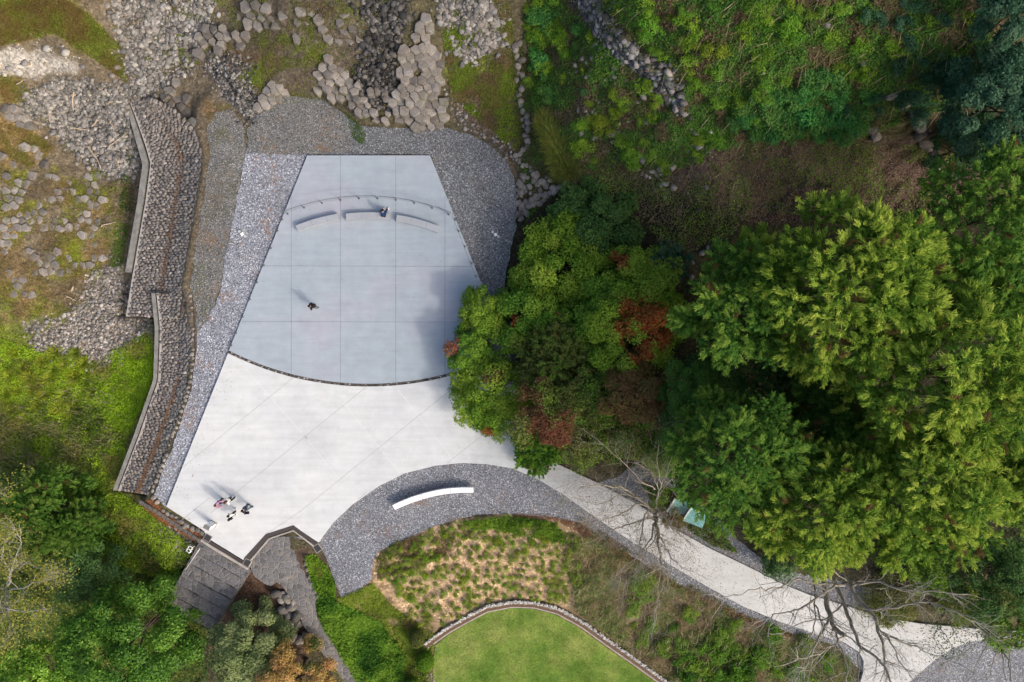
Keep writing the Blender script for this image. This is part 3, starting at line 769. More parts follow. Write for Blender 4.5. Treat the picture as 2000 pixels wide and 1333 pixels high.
def revetment(r, label, seed, terr=False):
    root = thing('stone_revetment', P(*r['L'][len(r['L']) // 2], r['zl']), label, 'revetment', 'stone revetments left of the deck')
    off = Vector(root.location)
    nL = 60
    L = resample(r['L'], nL); Rr = resample(r['Rr'], nL)
    zl, zm, zr = r['zl'], r['zm'], r['zr']
    def prof(u):
        return np.where(u < 0.60, zl + (zm - zl) * u / 0.60, zm + (zr - zm) * (u - 0.60) / 0.40)
    def surf(u, v):
        f = v * (nL - 1); i = np.clip(f.astype(int), 0, nL - 2); t = (f - i)[:, None]
        a = L[i] * (1 - t) + L[i + 1] * t; b = Rr[i] * (1 - t) + Rr[i + 1] * t
        q = a * (1 - u[:, None]) + b * u[:, None]
        z = prof(u)
        s = (H - z) / H / 25
        return np.stack([(q[:, 0] - 1000) * s, (666.5 - q[:, 1]) * s, z], -1)
    # backing slab
    us = np.array([0.17, 0.4, 0.6, 0.8, 1.0])
    mb = MB(); V = []
    for j in range(nL):
        p = surf(us, np.full(5, j / (nL - 1)))
        V += [tuple(Vector(q) - off + Vector((0, 0, -0.03))) for q in p] + [tuple(Vector((q[0], q[1], -3.4)) - Vector((off.x, off.y, off.z))) for q in p]
    Fq = []
    for j in range(nL - 1):
        a, b = j * 10, j * 10 + 10
        for i in range(4): Fq.append((a + i, a + i + 1, b + i + 1, b + i))
        Fq.append((a + 4, a + 9, b + 9, b + 4)); Fq.append((a + 5, a, b, b + 5))
    for a in (0, (nL - 1) * 10):
        for i in range(4): Fq.append((a + i, a + i + 1, a + i + 6, a + i + 5))
    mb.add(V, Fq)
    mb.build('backing', M['mortar'], root)
    # masonry: courses of split stones, one mesh
    length = np.hypot(*np.diff(L, axis=0).T).sum() / 25; width = np.hypot(*(Rr - L).T).mean() / 25
    rows = int(length / 0.20); cols_ = int(width * 0.8 / 0.27)
    uu, vv = np.meshgrid(np.arange(cols_), np.arange(rows))
    wob = fbm(uu * 0.35 + seed * 9, vv * 0.12, seed) - 0.5
    u = 0.185 + 0.80 * (uu + 0.5 * (vv % 2) * 0.9 + rng.uniform(-.22, .22, uu.shape)) / cols_
    v = (vv + 0.5 + wob * 2.2 + rng.uniform(-.16, .16, uu.shape)) / rows
    u, v = u.ravel(), v.ravel(); ok = (u < 1) & (v > 0.002) & (v < 0.998); u, v = u[ok], v[ok]
    p = surf(u, v)
    n = len(p)
    crease = np.exp(-((u - 0.615) / 0.03) ** 2)
    p[:, 2] += rng.uniform(-.025, .03, n) - crease * 0.03
    if terr:   # stepped courses at the upper end of the wall
        up = sstep(0.30, 0.0, v)
        p[:, 2] += up * (np.floor(u * 5) / 5 * 0.9 - u * 0.55)
    ang = np.arctan2(*(surf(u, np.clip(v + .01, 0, 1)) - surf(u, np.clip(v - .01, 0, 1)))[:, [1, 0]].T) + np.pi / 2 + rng.uniform(-.25, .25, n)
    V0, F0 = ICO
    T = V0[None] * (1 + rng.uniform(-.2, .2, (n, 12, 1)))
    T = np.sign(T) * np.abs(T) ** 0.6            # squarer
    big = np.where(u > 0.66, 1.12, 0.97)
    T = T * np.stack([0.172 * big * rng.uniform(.75, 1.35, n), 0.128 * big * rng.uniform(.75, 1.3, n), 0.04 * rng.uniform(.7, 1.3, n)], -1)[:, None, :]
    ca, sa = np.cos(ang)[:, None], np.sin(ang)[:, None]
    T = np.stack([T[..., 0] * ca - T[..., 1] * sa, T[..., 0] * sa + T[..., 1] * ca, T[..., 2]], -1) + (p - np.array(off))[:, None, :]
    base = np.array([(0.195, 0.172, 0.156), (0.215, 0.192, 0.172), (0.178, 0.16, 0.148), (0.188, 0.168, 0.152)])[rng.integers(0, 4, n)] * rng.uniform(.72, 1.22, (n, 1))
    pale = np.array((0.27, 0.24, 0.205)) * rng.uniform(.7, 1.15, (n, 1))
    f = (sstep(.64, .70, u) * sstep(.2, .6, v) * (1 if not terr else 0.35))[:, None]
    base = base * (1 - f) + pale * f
    lt = rng.random(n) < .04; base[lt] *= 1.7
    Fa = (F0[None] + (np.arange(n) * 12)[:, None, None]).reshape(-1, 3)
    link('stone_face', mesh_np('stone_face', T.reshape(-1, 3), Fa, np.repeat(base, 12, 0)), M['masonry'], root)
    # kerb and gutter
    def strip(name, u0, u1, z0, z1, mat, v0=0.0, v1=1.0):
        vv_ = np.linspace(v0, v1, 40); mm = MB()
        A = surf(np.full(40, u0), vv_); B = surf(np.full(40, u1), vv_)
        mm.band([(q[0] - off.x, q[1] - off.y) for q in A], [(q[0] - off.x, q[1] - off.y) for q in B], z0 - off.z, z1 - off.z)
        return mm.build(name, mat, root)
    e = 1.0 if not terr else 0.80
    strip('gutter_beam', 0.0, 0.085, zl - 1.2, zl + 0.05, M['kerb'], 0.0, e)
    strip('gutter_bed', 0.086, 0.124, zl - 1.2, zl - 0.22, M['dark'], 0.0, e)
    strip('kerb', 0.125, 0.185, zl - 1.2, zl + 0.10, M['kerb_l'])
    # leaf drift along the crease
    q = rng.normal(0.62, 0.03, 1300); vq = rng.random(1300) ** (0.7 if not terr else 1)
    return root, surf, q, vq

rev1, surf1, q1, v1 = revetment(REV1, 'long weathered stone revetment with stepped upper courses, its gutter facing the rubble bed', 1, True)
rev2, surf2, q2, v2 = revetment(REV2, 'lower stone revetment running down to the pale plaza, its gutter full of red brown leaves', 2)

# ------------------------------------------------------------------ basalt blocks: real Voronoi cells
def clip(poly, nx_, ny_, d):
    out = []
    for i in range(len(poly)):
        a, b = poly[i], poly[(i + 1) % len(poly)]
        da = a[0] * nx_ + a[1] * ny_ - d; db = b[0] * nx_ + b[1] * ny_ - d
        if da <= 0: out.append(a)
        if (da < 0) != (db < 0):
            t = da / (da - db); out.append((a[0] + (b[0] - a[0]) * t, a[1] + (b[1] - a[1]) * t))
    return out

def col_mesh(cell, hgt, tilt, dome):
    """column head: vertical sides, worn edge, slightly domed top"""
    n = len(cell); mb = MB()
    # cut corners of the cell
    pts = []
    for i in range(n):
        a, b, d = Vector(cell[i - 1]), Vector(cell[i]), Vector(cell[(i + 1) % n])
        pts.append(b + (a - b) * 0.08); pts.append(b + (d - b) * 0.08)
    m = len(pts)
    ringz = [(1.0, -hgt), (1.0, -0.10), (0.965, -0.03), (0.87, 0.0)]
    V = []
    for k_, z in ringz:
        for p in pts: V.append((p.x * k_, p.y * k_, z + (tilt[0] * p.x + tilt[1] * p.y if z > -hgt else 0)))
    V.append((0, 0, dome))
    F = []
    for r in range(3):
        for i in range(m): F.append((r * m + i, r * m + (i + 1) % m, (r + 1) * m + (i + 1) % m, (r + 1) * m + i))
    F += [(3 * m + i, 3 * m + (i + 1) % m, 4 * m) for i in range(m)]
    return mesh_py('basalt_block', V, F)

NB = [0]
def columns(poly, spacing, mat, label, group, seed, lift=(0.05, 0.5), keep=1.0, shrink=0.97, hgt=1.2, tilt=0.12, stretch=(1, 1), zoff=0.0, cover=None):
    r = random.Random(seed)
    p = np.array(poly, float); lo, hi = p.min(0) - spacing * 2, p.max(0) + spacing * 2
    pts = []
    j = 0; y = lo[1]
    while y < hi[1]:
        x = lo[0] + (spacing * stretch[0] / 2 if j % 2 else 0)
        while x < hi[0]:
            pts.append((x + r.uniform(-.24, .24) * spacing * stretch[0], y + r.uniform(-.24, .24) * spacing * stretch[1])); x += spacing * stretch[0]
        y += spacing * 0.87 * stretch[1]; j += 1
    arr = np.array(pts)
    ins = inpoly(arr[:, 0], arr[:, 1], poly)
    for i in np.nonzero(ins)[0]:
        if keep < 0:
            if fbm(arr[i:i + 1, 0] / 26, arr[i:i + 1, 1] / 26, seed)[0] < -keep or r.random() < .12: continue
        elif r.random() > keep: continue
        c0 = arr[i]; d = arr - c0; near = np.argsort((d ** 2).sum(1))[1:15]
        s = spacing * 0.78
        cell = [(s * math.cos(t), s * math.sin(t)) for t in np.linspace(0, 2 * math.pi, 9)[:-1]]
        for q in near:
            v = d[q]; L = math.hypot(*v)
            cell = clip(cell, v[0] / L, v[1] / L, L / 2)
        # drop tiny edges
        cl = [cell[0]]
        for q in cell[1:]:
            if math.hypot(q[0] - cl[-1][0], q[1] - cl[-1][1]) > spacing * 0.14: cl.append(q)
        if len(cl) < 4: continue
        sc = (H - 0) / H / 25 * shrink * r.uniform(.90, 1.0) * (1 if keep > .8 or keep < 0 else r.uniform(.85, 1.12))
        cell = [(q[0] * sc, -q[1] * sc) for q in cl][::-1]
        g0 = G1(*c0)
        z = g0.z + r.uniform(*lift) + zoff
        x_, y_, _ = P(c0[0], c0[1], z)
        o = link('basalt_block', col_mesh(cell, hgt, (r.uniform(-tilt, tilt), r.uniform(-tilt, tilt)), r.uniform(-.01, .05)), mat)
        o.location = (x_, y_, z)
        tag(o, label, 'basalt block', group); NB[0] += 1

columns([(775, 97), (800, 84), (852, 92), (862, 150), (858, 182), (872, 210), (884, 228), (872, 247), (818, 252), (772, 236), (764, 200), (772, 150)], 17.5, M['rock_l'],
        'pale hexagonal basalt block packed in the dense outcrop above the deck', 'columns of the dense outcrop', 1, (0.1, 0.55), 0.97, 1.0, 2.2)
columns([(690, 158), (712, 172), (760, 168), (764, 200), (772, 240), (740, 248), (702, 232), (690, 200)], 15, M['rock_l'],
        'pale basalt block with black gaps around it, left of the dense outcrop', 'columns with black gaps', 2, (0.0, 0.6), 0.62, 0.95, 2.0, 0.2)
columns([(612, 172), (622, 118), (640, 105), (662, 130), (690, 150), (688, 205), (660, 190), (640, 190)], 17, M['rock_l'],
        'basalt block on the low ridge between the two gravel bays', 'columns of the middle ridge', 3, (0.05, 0.45), 0.95, 1.0, 1.6)
columns([(498, 198), (520, 140), (545, 150), (560, 184), (528, 205), (488, 225), (478, 222)], 16.5, M['rock_l'],
        'basalt block bordering the dull gravel on the upper left', 'columns along the dull gravel', 4, (0.05, 0.4), 0.85, 1.0, 1.3)
columns([(452, 20), (505, 0), (560, 5), (556, 62), (490, 62)], 20, M['rock'],
        'large rounded basalt block near the top edge of the photo', 'large columns at the top edge', 5, (0.0, 0.3), 0.75, 0.97, 1.5, 0.08)
columns([(385, 60), (420, 42), (445, 60), (482, 62), (485, 95), (470, 98), (440, 82), (405, 118), (352, 118), (356, 95)], 18, M['rock'],
        'basalt block jutting over a dark hollow above the dull scree', 'columns over the dark hollow', 6, (0.2, 0.6), 0.8, 0.98, 1.3, 0.15)
columns([(560, 10), (730, 10), (735, 70), (690, 110), (620, 85), (575, 75)], 20, M['rock'],
        'half buried basalt block in the leaf littered slope at the top', 'half buried columns', 7, (-0.08, 0.12), 0.62, 0.9, 0.8, 0.12)
columns([(0, 345), (60, 335), (190, 335), (200, 400), (190, 470), (205, 500), (170, 560), (90, 530), (70, 590), (0, 580)], 16.5, M['rock_l'],
        'pinkish grey basalt block set in the mossy ground at the left edge', 'columns in the mossy ground', 8, (-0.03, 0.16), -0.5, 0.96, 0.8, 0.10)
columns([(0, 205), (22, 204), (75, 250), (70, 262), (30, 240), (0, 236)], 16, M['rock_l'],
        'basalt block in the short row at the left edge above the orange moss', 'columns in the left row', 9, (0.1, 0.35), 0.95, 1.0, 0.9)
columns([(0, 300), (50, 278), (80, 300), (95, 330), (0, 335)], 18, M['rock_l'],
        'loose angular basalt block below the orange moss at the left edge', 'columns below the orange moss', 10, (0.0, 0.3), 0.6, 0.92, 0.8, 0.25)
columns([(322, 118), (365, 120), (365, 150), (338, 158), (365, 175), (372, 205), (390, 245), (375, 262), (342, 225), (318, 190), (305, 160)], 19, M['rock'],
        'tilted basalt block lying at the head of the upper revetment', 'columns at the revetment head', 11, (0.05, 0.4), 0.68, 0.95, 1.0, 0.3, (1.15, .95))
columns([(808, 20), (868, 30), (862, 84), (800, 80)], 21, M['rock_l'],
        'broken pale basalt block above the dense outcrop', 'broken columns above the outcrop', 12, (0.1, 0.5), 0.6, 0.9, 1.2, 0.3)


# boulders: a few shared meshes, each boulder its own object
def boulder_mesh(seed):
    bm = bmesh.new(); bmesh.ops.create_icosphere(bm, subdivisions=2, radius=1.0)
    r = random.Random(seed); dirs = [Vector((r.gauss(0, 1), r.gauss(0, 1), r.gauss(0, 1))).normalized() for _ in range(9)]
    cut = [r.uniform(.62, .95) for _ in dirs]
    for v in bm.verts:
        p = v.co.copy()
        for d, cc in zip(dirs, cut):
            k_ = p.dot(d)
            if k_ > cc: p -= d * (k_ - cc) * 0.85
        v.co = p * r.uniform(.96, 1.04)
    me_ = bpy.data.meshes.new('boulder'); bm.to_mesh(me_); bm.free()
    return me_
BOULD = [boulder_mesh(s) for s in range(8)]
for b in BOULD: pass
def boulder(px, py, sx, sy, rz, mat, label, group, k_=0, sz=None, sink=0.25):
    if group != 'rocks in the shaded slope': q_ = .88 if group == 'boulders of the rockery' else .66; sx *= q_; sy *= q_; sz = sz * q_ if sz else None
    key = (k_ % 8, mat.name)
    if key not in BM_CACHE:
        m_ = BOULD[k_ % 8].copy(); m_.materials.append(mat); BM_CACHE[key] = m_
    o = link('boulder', BM_CACHE[key])
    g0 = G1(px, py); sz = sz or min(sx, sy) * 0.75
    o.location = (g0.x, g0.y, g0.z + sz * (1 - 2 * sink)); o.scale = (sx, sy, sz); o.rotation_euler = (0, 0, rz)
    return tag(o, label, 'boulder', group)
BM_CACHE = {}
rr = random.Random(5)
# chain of boulders right of the gravel, then the heap at its lower end
ch = resample([(1012, 85), (1016, 150), (1014, 190), (1024, 235), (1030, 270), (1022, 290), (1012, 312), (1022, 320), (1034, 330)], 46)
for i, (x, y) in enumerate(ch):
    s = rr.uniform(.22, .46)
    boulder(x + rr.uniform(-7, 7), y + rr.uniform(-3, 3), s * rr.uniform(.9, 1.25), s, rr.uniform(0, 6.3), M['rock'], 'pale boulder in the uneven line beside the shrubby slope', 'boulders in a line', i)
q = sample_poly([(1010, 345), (1050, 330), (1085, 350), (1098, 372), (1060, 395), (1030, 430), (1012, 455), (1008, 400)], 70, 77)
for i, (x, y) in enumerate(q):
    s = rr.uniform(.24, .52)
    boulder(x, y, s * rr.uniform(1, 1.25), s, rr.uniform(0, 6.3), M['rock'], 'pale boulder in the heap at the right edge of the dark gravel', 'boulders in the heap', i)
for i, (x, y) in enumerate([(996, 288), (998, 298), (999, 306), (1003, 312), (981, 277), (993, 282)]):
    boulder(x, y, rr.uniform(.16, .32), rr.uniform(.14, .24), rr.uniform(0, 6), M['rock_l'], 'small pale boulder at the upper right rim of the gravel', 'boulders at the gravel rim', i)
# rockery left of the stone path
RK = [(541, 1157, .62, .42, .3), (553, 1160, .42, .38, 1), (551, 1170, .5, .35, 2.2), (563, 1168, .6, .34, -.8), (567, 1160, .4, .3, .5), (557, 1178, .35, .3, 0), (575, 1175, .5, .3, 1.2), (571, 1184, .62, .45, .6), (556, 1189, .6, .5, .1),
      (580, 1190, .38, .3, 2), (583, 1200, .75, .5, 1.0), (566, 1200, .45, .38, .4), (562, 1213, .5, .4, 1.4), (570, 1216, .5, .42, .2), (585, 1216, .45, .5, 0), (578, 1226, .42, .35, .9), (560, 1226, .42, .35, .3), (573, 1243, .7, .5, 1.2), (589, 1248, .6, .5, .2),
      (600, 1238, .5, .32, 2.4), (606, 1250, .55, .42, .3), (616, 1246, .3, .3, .3), (612, 1261, .4, .3, .6), (595, 1161, .3, .26, .6)]
for i, (x, y, a, b_, t) in enumerate(RK):
    boulder(x, y, a, b_, t, M['rock_d'] if i % 5 == 0 else M['rock_l'], 'grey cracked boulder piled in the rockery left of the dark stone path', 'boulders of the rockery', i, max(a, b_) * .8)
for i, (x, y) in enumerate([(601, 1112), (604, 1127), (609, 1140), (615, 1153), (621, 1165), (598, 1100)]):
    boulder(x, y, .34, .26, 1.2, M['rock_l'], 'boulder edging the right side of the dark stone path', 'boulders edging the stone path', i + 3)
# rounded stones along the lower left edge of the plaza
for i, (x, y, s) in enumerate([(322, 995, .28), (330, 1001, .34), (338, 1005, .3), (346, 1008, .26), (351, 1015, .3), (358, 1017, .34), (368, 1024, .40), (379, 1030, .42), (389, 1033, .40), (398, 1039, .36)]):
    boulder(x - 2, y + 2, s * 1.1, s * .85, -.6, M['rock'], 'rounded grey boulder in the row edging the lower left of the plaza', 'boulders edging the plaza', i, s * .7, .3)
boulder(301, 972, .38, .34, .3, M['rock'], 'flat blue grey boulder at the foot of the lower revetment', None, 2, .22)
boulder(308, 981, .36, .30, .9, M['rock_l'], 'flat brownish boulder next to the gravel tip by the plaza corner', None, 5, .22)
boulder(1243, 903, .36, .3, .2, M['rock'], 'round grey boulder under the bare branches, the upper one of two', None, 1, .2)
boulder(1248, 914, .44, .3, .5, M['rock'], 'round grey boulder under the bare branches, the lower one of two', None, 3, .2)
boulder(1372, 495, .55, .35, .5, M['rock_l'], 'pale slab of rock in the dark hollow between the crowns', None, 4, .3)
boulder(1383, 488, .5, .32, 1.9, M['rock_l'], 'tan slab of rock leaning in the dark hollow between the crowns', None, 6, .3)
for i, (x, y, a, b_, t) in enumerate([(1790, 240, .5, .9, .5), (1797, 262, .7, .5, 1.1), (1740, 190, .7, .3, .4), (1815, 318, .6, .5, .2), (1768, 205, .6, .3, .8), (1700, 255, .45, .35, .2), (1708, 268, .4, .5, .2), (1804, 280, .45, .7, .9), (1822, 300, .35, .5, .4), (1780, 222, .4, .3, 2), (1812, 292, .3, .35, 1.3), (1826, 330, .4, .3, .7)]):
    boulder(x, y, a, b_, t, M['rock'], 'grey rock face breaking out of the shaded slope at the upper right', 'rocks in the shaded slope', i, .3)

# ------------------------------------------------------------------ driftwood on the rubble
DW = [[(195, 175), (205, 180), (214, 184)], [(147, 182), (144, 195), (146, 219)], [(212, 293), (228, 278), (252, 260)], [(140, 250), (155, 253), (178, 256)], [(170, 285), (182, 298), (192, 312), (200, 332)], [(217, 238), (222, 246), (226, 262)],
      [(193, 235), (188, 243), (181, 250)], [(100, 238), (103, 225), (106, 214)], [(35, 167), (45, 162), (53, 158)], [(228, 308), (233, 320), (236, 333)], [(212, 272), (220, 276), (226, 270)], [(200, 444), (206, 440), (228, 435)], [(213, 201), (222, 201), (229, 200)], [(146, 560), (145, 566), (143, 570)],
      [(130, 577), (140, 582), (152, 588)]]
for i, pts in enumerate(DW):
    p3 = [G1(*q) + Vector((0, 0, .18)) for q in pts]
    p4 = []
    for a, b in zip(p3[:-1], p3[1:]): p4 += [a, a.lerp(b, .5) + Vector((rr.uniform(-.05, .05), rr.uniform(-.05, .05), .04))]
    p4.append(p3[-1])
    t0 = rr.uniform(.035, .07)
    mb = MB().tube(p4, [t0 * (1.25 - .9 * j / len(p4)) for j in range(len(p4))], 6)
    e = p4[1]; mb.tube([e, e + (p4[2] - e) * .5 + Vector((rr.uniform(-.3, .3), rr.uniform(-.3, .3), .1))], [t0 * .6, t0 * .25], 5)
    o = mb.build('driftwood', M['wood'], smooth=True)
    tag(o, 'bleached driftwood branch lying on the stones left of the revetments', 'driftwood', 'driftwood branches')

# ------------------------------------------------------------------ benches
def bench(label, outer, inner, z1, mat, group=None):
    root = thing('bench', P(*outer[len(outer) // 2]), label, 'bench', group)
    off = root.location
    A = [(p[0] - off[0], p[1] - off[1]) for p in PA(outer, z1)]; B = [(p[0] - off[0], p[1] - off[1]) for p in PA(inner, z1)]
    MB().band(A, B, 0.10, z1).build('seat', mat, root)
    se_ = MB()
    for t_ in (5, 10):
        if len(A) > t_:
            a_, b_ = Vector((*A[t_], 0)), Vector((*B[t_], 0)); d_ = (b_ - a_); w_ = Vector((-d_.y, d_.x, 0)).normalized() * .012
            se_.add([a_ + w_ + Vector((0, 0, z1 + .003)), a_ - w_ + Vector((0, 0, z1 + .003)), b_ - w_ + Vector((0, 0, z1 + .003)), b_ + w_ + Vector((0, 0, z1 + .003))], [(0, 1, 2, 3)])
    se_.build('seam', M['joint'], root)
    ins = lambda X, Y, k: [(x0 + (x1 - x0) * k, y0 + (y1 - y0) * k) for (x0, y0), (x1, y1) in zip(X, Y)]
    MB().band(ins(A, B, .14)[1:-1], ins(A, B, .86)[1:-1], 0.0, 0.102).build('plinth', M['joint'], root)
    return root
def barc(cx, cy, r, a, b, n=15): return circ(cx, cy, r, a, b, n, -1)
gB = 'concrete benches behind the railing'
bench('grey curved concrete bench left of the seated person, leftmost of three', barc(720, 792, 379, 577, 659.5), barc(720, 792, 366.5, 582, 663), .43, M['bench'])
bench('grey curved concrete bench the seated person uses, middle of three', barc(720, 792, 377, 675, 760.5), barc(720, 792, 364, 676, 761), .43, M['bench'])
bench('grey curved concrete bench with nobody on it, rightmost of three', barc(720, 792, 376, 775, 858), barc(720, 792, 363, 773.5, 854), .43, M['bench'])
n_ = 15
wo = [(766 + (924 - 766) * t, 987.5 - 34.5 * t - 4 * 10.5 * t * (1 - t)) for t in np.linspace(0, 1, n_)]
wi = [(771.5 + (924.5 - 771.5) * t, 996.5 - 33.5 * t - 4 * 10.0 * t * (1 - t)) for t in np.linspace(0, 1, n_)]
bench('long white curved bench standing on the grey gravel crescent', wo, wi, .46, M['white'])

# ------------------------------------------------------------------ railing of the deck
RAIL_Z = 0.95
root = thing('railing', P(720, 388), 'thin dark cable railing on posts curving across the deck and down its sides', 'railing')
off = Vector(root.location)
arcp = circ(720, 824, 436, 557, 883, 28, -1)
right = [(883, 420)] + [(883 + (932 - 883) * t, 420 + 128 * t) for t in np.linspace(.05, 1, 8)]
left = [(557, 420)] + [(557 + (452 - 557) * t, 420 + 258 * t) for t in np.linspace(.03, 1, 12)]
def rail(pts, z, r_): MB().tube([Vector(P(*q, 0)) + Vector((0, 0, z)) - off for q in pts], r_, 6).build('rail', M['steel'], root)
rail(arcp, RAIL_Z, .022)
rail([(886 - .0, 421)] + right[1:], RAIL_Z, .016)
rail([(553, 423)] + left[2:], RAIL_Z, .010)
for z in (.30, .62): rail(arcp, z, .007)
posts = [(562, 418), (594, 406), (629, 397), (665, 391), (701, 388), (737, 388), (773, 391), (809, 397), (844, 407), (876, 419), (551, 429), (542, 451), (529, 485), (515.5, 519), (502, 552), (488, 585), (474, 619), (461, 651), (452, 675),
         (889, 430), (896, 452), (908, 482), (921, 515), (930, 540)]
for q in posts:
    b = Vector(P(*q)) - off
    mb = MB().tube([b + Vector((0, 0, .012)), b + Vector((0, 0, RAIL_Z))], .024, 8)
    po_ = mb.build('post', M['steel'], root)
    mb = MB().box(b + Vector((0, 0, .0075)), (.14, .14, .015), 0.4)
    for sx in (-1, 1):
        for sy in (-1, 1): mb.tube([b + Vector((sx * .045, sy * .045, .014)), b + Vector((sx * .045, sy * .045, .03))], .012, 6)
    mb.build('base_plate', M['steel'], po_)

# ------------------------------------------------------------------ plaza edge: gratings, edge beam, white pillar, small fittings
def grate(label, poly, mat=M['grate'], z=.006):
    root = thing('drain_grating', P(*poly[0]), label, 'drain grating', None)
    off = root.location
    MB().prism([(p[0] - off[0], p[1] - off[1]) for p in PA(poly)], z - .03, z).build('grating', mat, root)
    # bars
    a, b, c_, d = [np.array(P(*q)) for q in poly[:4]]
    mb = MB(); n = int(max(4, np.linalg.norm(b - a) / .12))
    for t in (np.arange(n) + .5) / n:
        p0 = a + (b - a) * t; p1 = d + (c_ - d) * t
        mb.tube([Vector(p0) * .96 + Vector(p1) * .04 - Vector(off) + Vector((0, 0, z + .008)), Vector(p1) * .96 + Vector(p0) * .04 - Vector(off) + Vector((0, 0, z + .008))], .014, 4)
    mb.build('bars', M['grate_d'], root)
    return root
grate('long brown drain grating along the straight lower edge of the plaza', [(409, 1056), (476, 1096.5), (479, 1103), (404, 1060)])
grate('brown drain grating slanting up beside the stone path', [(476, 1091), (519, 1043.5), (524, 1050), (485, 1096)])
grate('brown drain grating over the top of the stone path', [(519, 1043.5), (573, 1026), (573, 1034), (524, 1050)])
grate('brown drain grating running down to the gravel corner', [(573, 1026), (622, 1062), (616, 1066), (573, 1034)])
def lid(label, poly):
    root = thing('drain_cover', P(*poly[0]), label, 'drain cover')
    off = root.location
    MB().prism([(p[0] - off[0], p[1] - off[1]) for p in PA(grow(poly, 1.6))], -.2, .02).build('frame', M['kerb_l'], root)
    MB().prism([(p[0] - off[0], p[1] - off[1]) for p in PA(poly)], .0, .03).build('lid', M['grate_d'], root)
    return root
lid('dark square drain cover near the white pillar', [(404, 1043), (414, 1049), (408, 1059), (397, 1052)])
lid('dark square drain cover at the lowest corner of the plaza', [(481, 1092), (491, 1097), (485, 1108), (475, 1101)])
lid('dark square drain cover at the gravel corner beside the stone path', [(612, 1069), (621, 1063), (629, 1073), (619, 1080)])

root = thing('edge_beam', P(440, 1080), 'long grey concrete edge beam above the stone stair', 'edge beam')
off = root.location
MB().band([(p[0] - off[0], p[1] - off[1]) for p in PA([(395, 1053), (420, 1069), (450, 1087), (487, 1110)])], [(p[0] - off[0], p[1] - off[1]) for p in PA([(392.5, 1056.5), (417, 1073), (447, 1091), (484.5, 1113)])], -1.2, .12).build('beam', M['kerb_l'], root)
# white pillar (upright marker) on the plaza
pb = P(416.5, 1023)
root = thing('marker_pillar', pb, 'white upright marker pillar on the plaza beside the row of boulders', 'pillar', None, R_(-28))
mb = MB().box((0, 0, .575), (.46, .26, 1.15), 0, .015); mb.build('shaft', M['white'], root)
MB().box((0, 0, 1.165), (.50, .30, .03)).build('cap', M['kerb'], root)
MB().box((0, 0, .02), (.56, .36, .04)).build('plinth', M['kerb'], root)
# white frame with two openings at the head of the stair rail
pb = G1(381, 1066)
root = thing('white_frame', (pb.x, pb.y, -.5), 'small white metal frame with two openings at the head of the stair rail', 'metal frame', None, R_(62))
mb = MB()
for dx_ in (-.24, .0, .24): mb.tube([(dx_, -.15, .0), (dx_, -.15, .45), (dx_, .15, .45), (dx_, .15, .0)], .035, 8)
mb.build('hoops', M['white'], root, True)
mb = MB().tube([(-.24, -.15, .42), (.24, -.15, .42)], .035, 8); mb.tube([(-.24, .15, .42), (.24, .15, .42)], .035, 8); mb.build('bars', M['white'], root, True)
# handrail down the stair
h0 = Vector(P(391, 1071, .35)); h1 = Vector(P(333, 1156, -2.3))
root = thing('handrail', (h0.x, h0.y, -.5), 'slender pale handrail down the left side of the stone stair', 'handrail')
off = Vector(root.location)
mb = MB().tube([h0 - off, h0.lerp(h1, .5) - off, h1 - off], .03, 8); mb.build('rail', M['rail_l'], root, True)
for t in (.02, .34, .66, .98):
    a = h0.lerp(h1, t) - off; MB().tube([a, a + Vector((0, 0, -1.0))], .022, 6).build('post', M['steel'], root)
# two little fittings on the gravel
for px_, py_, lab in ((968, 459, 'cluster of small white lamp housings on the dark gravel right of the deck'), (474, 458, 'small pale pipe fitting at the left edge of the light gravel')):
    a = P(px_, py_, -.15); root = thing('garden_lamp', a, lab, 'garden lamp', None, .5)
    MB().box((0, 0, .10), (.24, .22, .2), 0, .03).build('housing', M['white'], root)
    mb = MB().tube([(-.1, .28, 0), (-.1, .28, .16)], .11, 10); mb.tube([(.12, -.24, 0), (.12, -.24, .12)], .10, 10); mb.tube([(.16, .05, .02), (.26, .1, .02), (.3, .3, .02)], .02, 6)
    mb.build('spotlights', M['rail_l'], root)

# ------------------------------------------------------------------ block wall with leaf litter, stair, stone path
root = thing('block_wall', P(330, 1020), 'low wall of dark concrete blocks with orange leaves gathered along it', 'wall')
off = root.location
A = resample([(272, 980), (310, 1002), (345, 1026), (392, 1058)], 15)
mb = MB()
for a, b in zip(A[:-1], A[1:]):
    p0 = Vector(P(*a, -.25)); p1 = Vector(P(*b, -.25)); d = p1 - p0
    mb.box((p0 + p1) / 2 - Vector(off) + Vector((0, 0, -.30 + rr.uniform(-.03, .03))), (d.length * .94, .30, .7), math.atan2(d.y, d.x) + rr.uniform(-.02, .02), .02)
mb.build('blocks', M['rock_d'], root)

k = NT('crazy_paving'); co = k.coord()
v = k.vor(co, 2.2, 'DISTANCE_TO_EDGE'); v1_ = k.vor(co, 2.2); v1_.inputs['Randomness'].default_value = v.inputs['Randomness'].default_value = 0.62
sp = k.n('ShaderNodeSeparateColor'); k.l(v1_.outputs['Color'], sp.inputs[0])
a = k.ramp(sp.outputs[0], [(0, (0.085, 0.085, 0.09)), (.5, (0.12, 0.12, 0.128)), (1, (0.155, 0.15, 0.15))])
n1 = k.noise(co, 6, 5, .65); a = k.mix(a, k.ramp(n1, [(.25, .7), (.75, 1.25)]), 1.0, 'MULTIPLY')
e = k.ramp(v.outputs[0], [(.035, 1.0), (.075, 0.0)])
a = k.mix(a, (0.17, 0.155, 0.14), e); k.col(a); k.rough(.75, .3); k.bump(k.math('ADD', k.ramp(v.outputs[0], [(.02, 0.0), (.12, 1.0)]), n1), .8, .04)
M['crazy'] = k.m
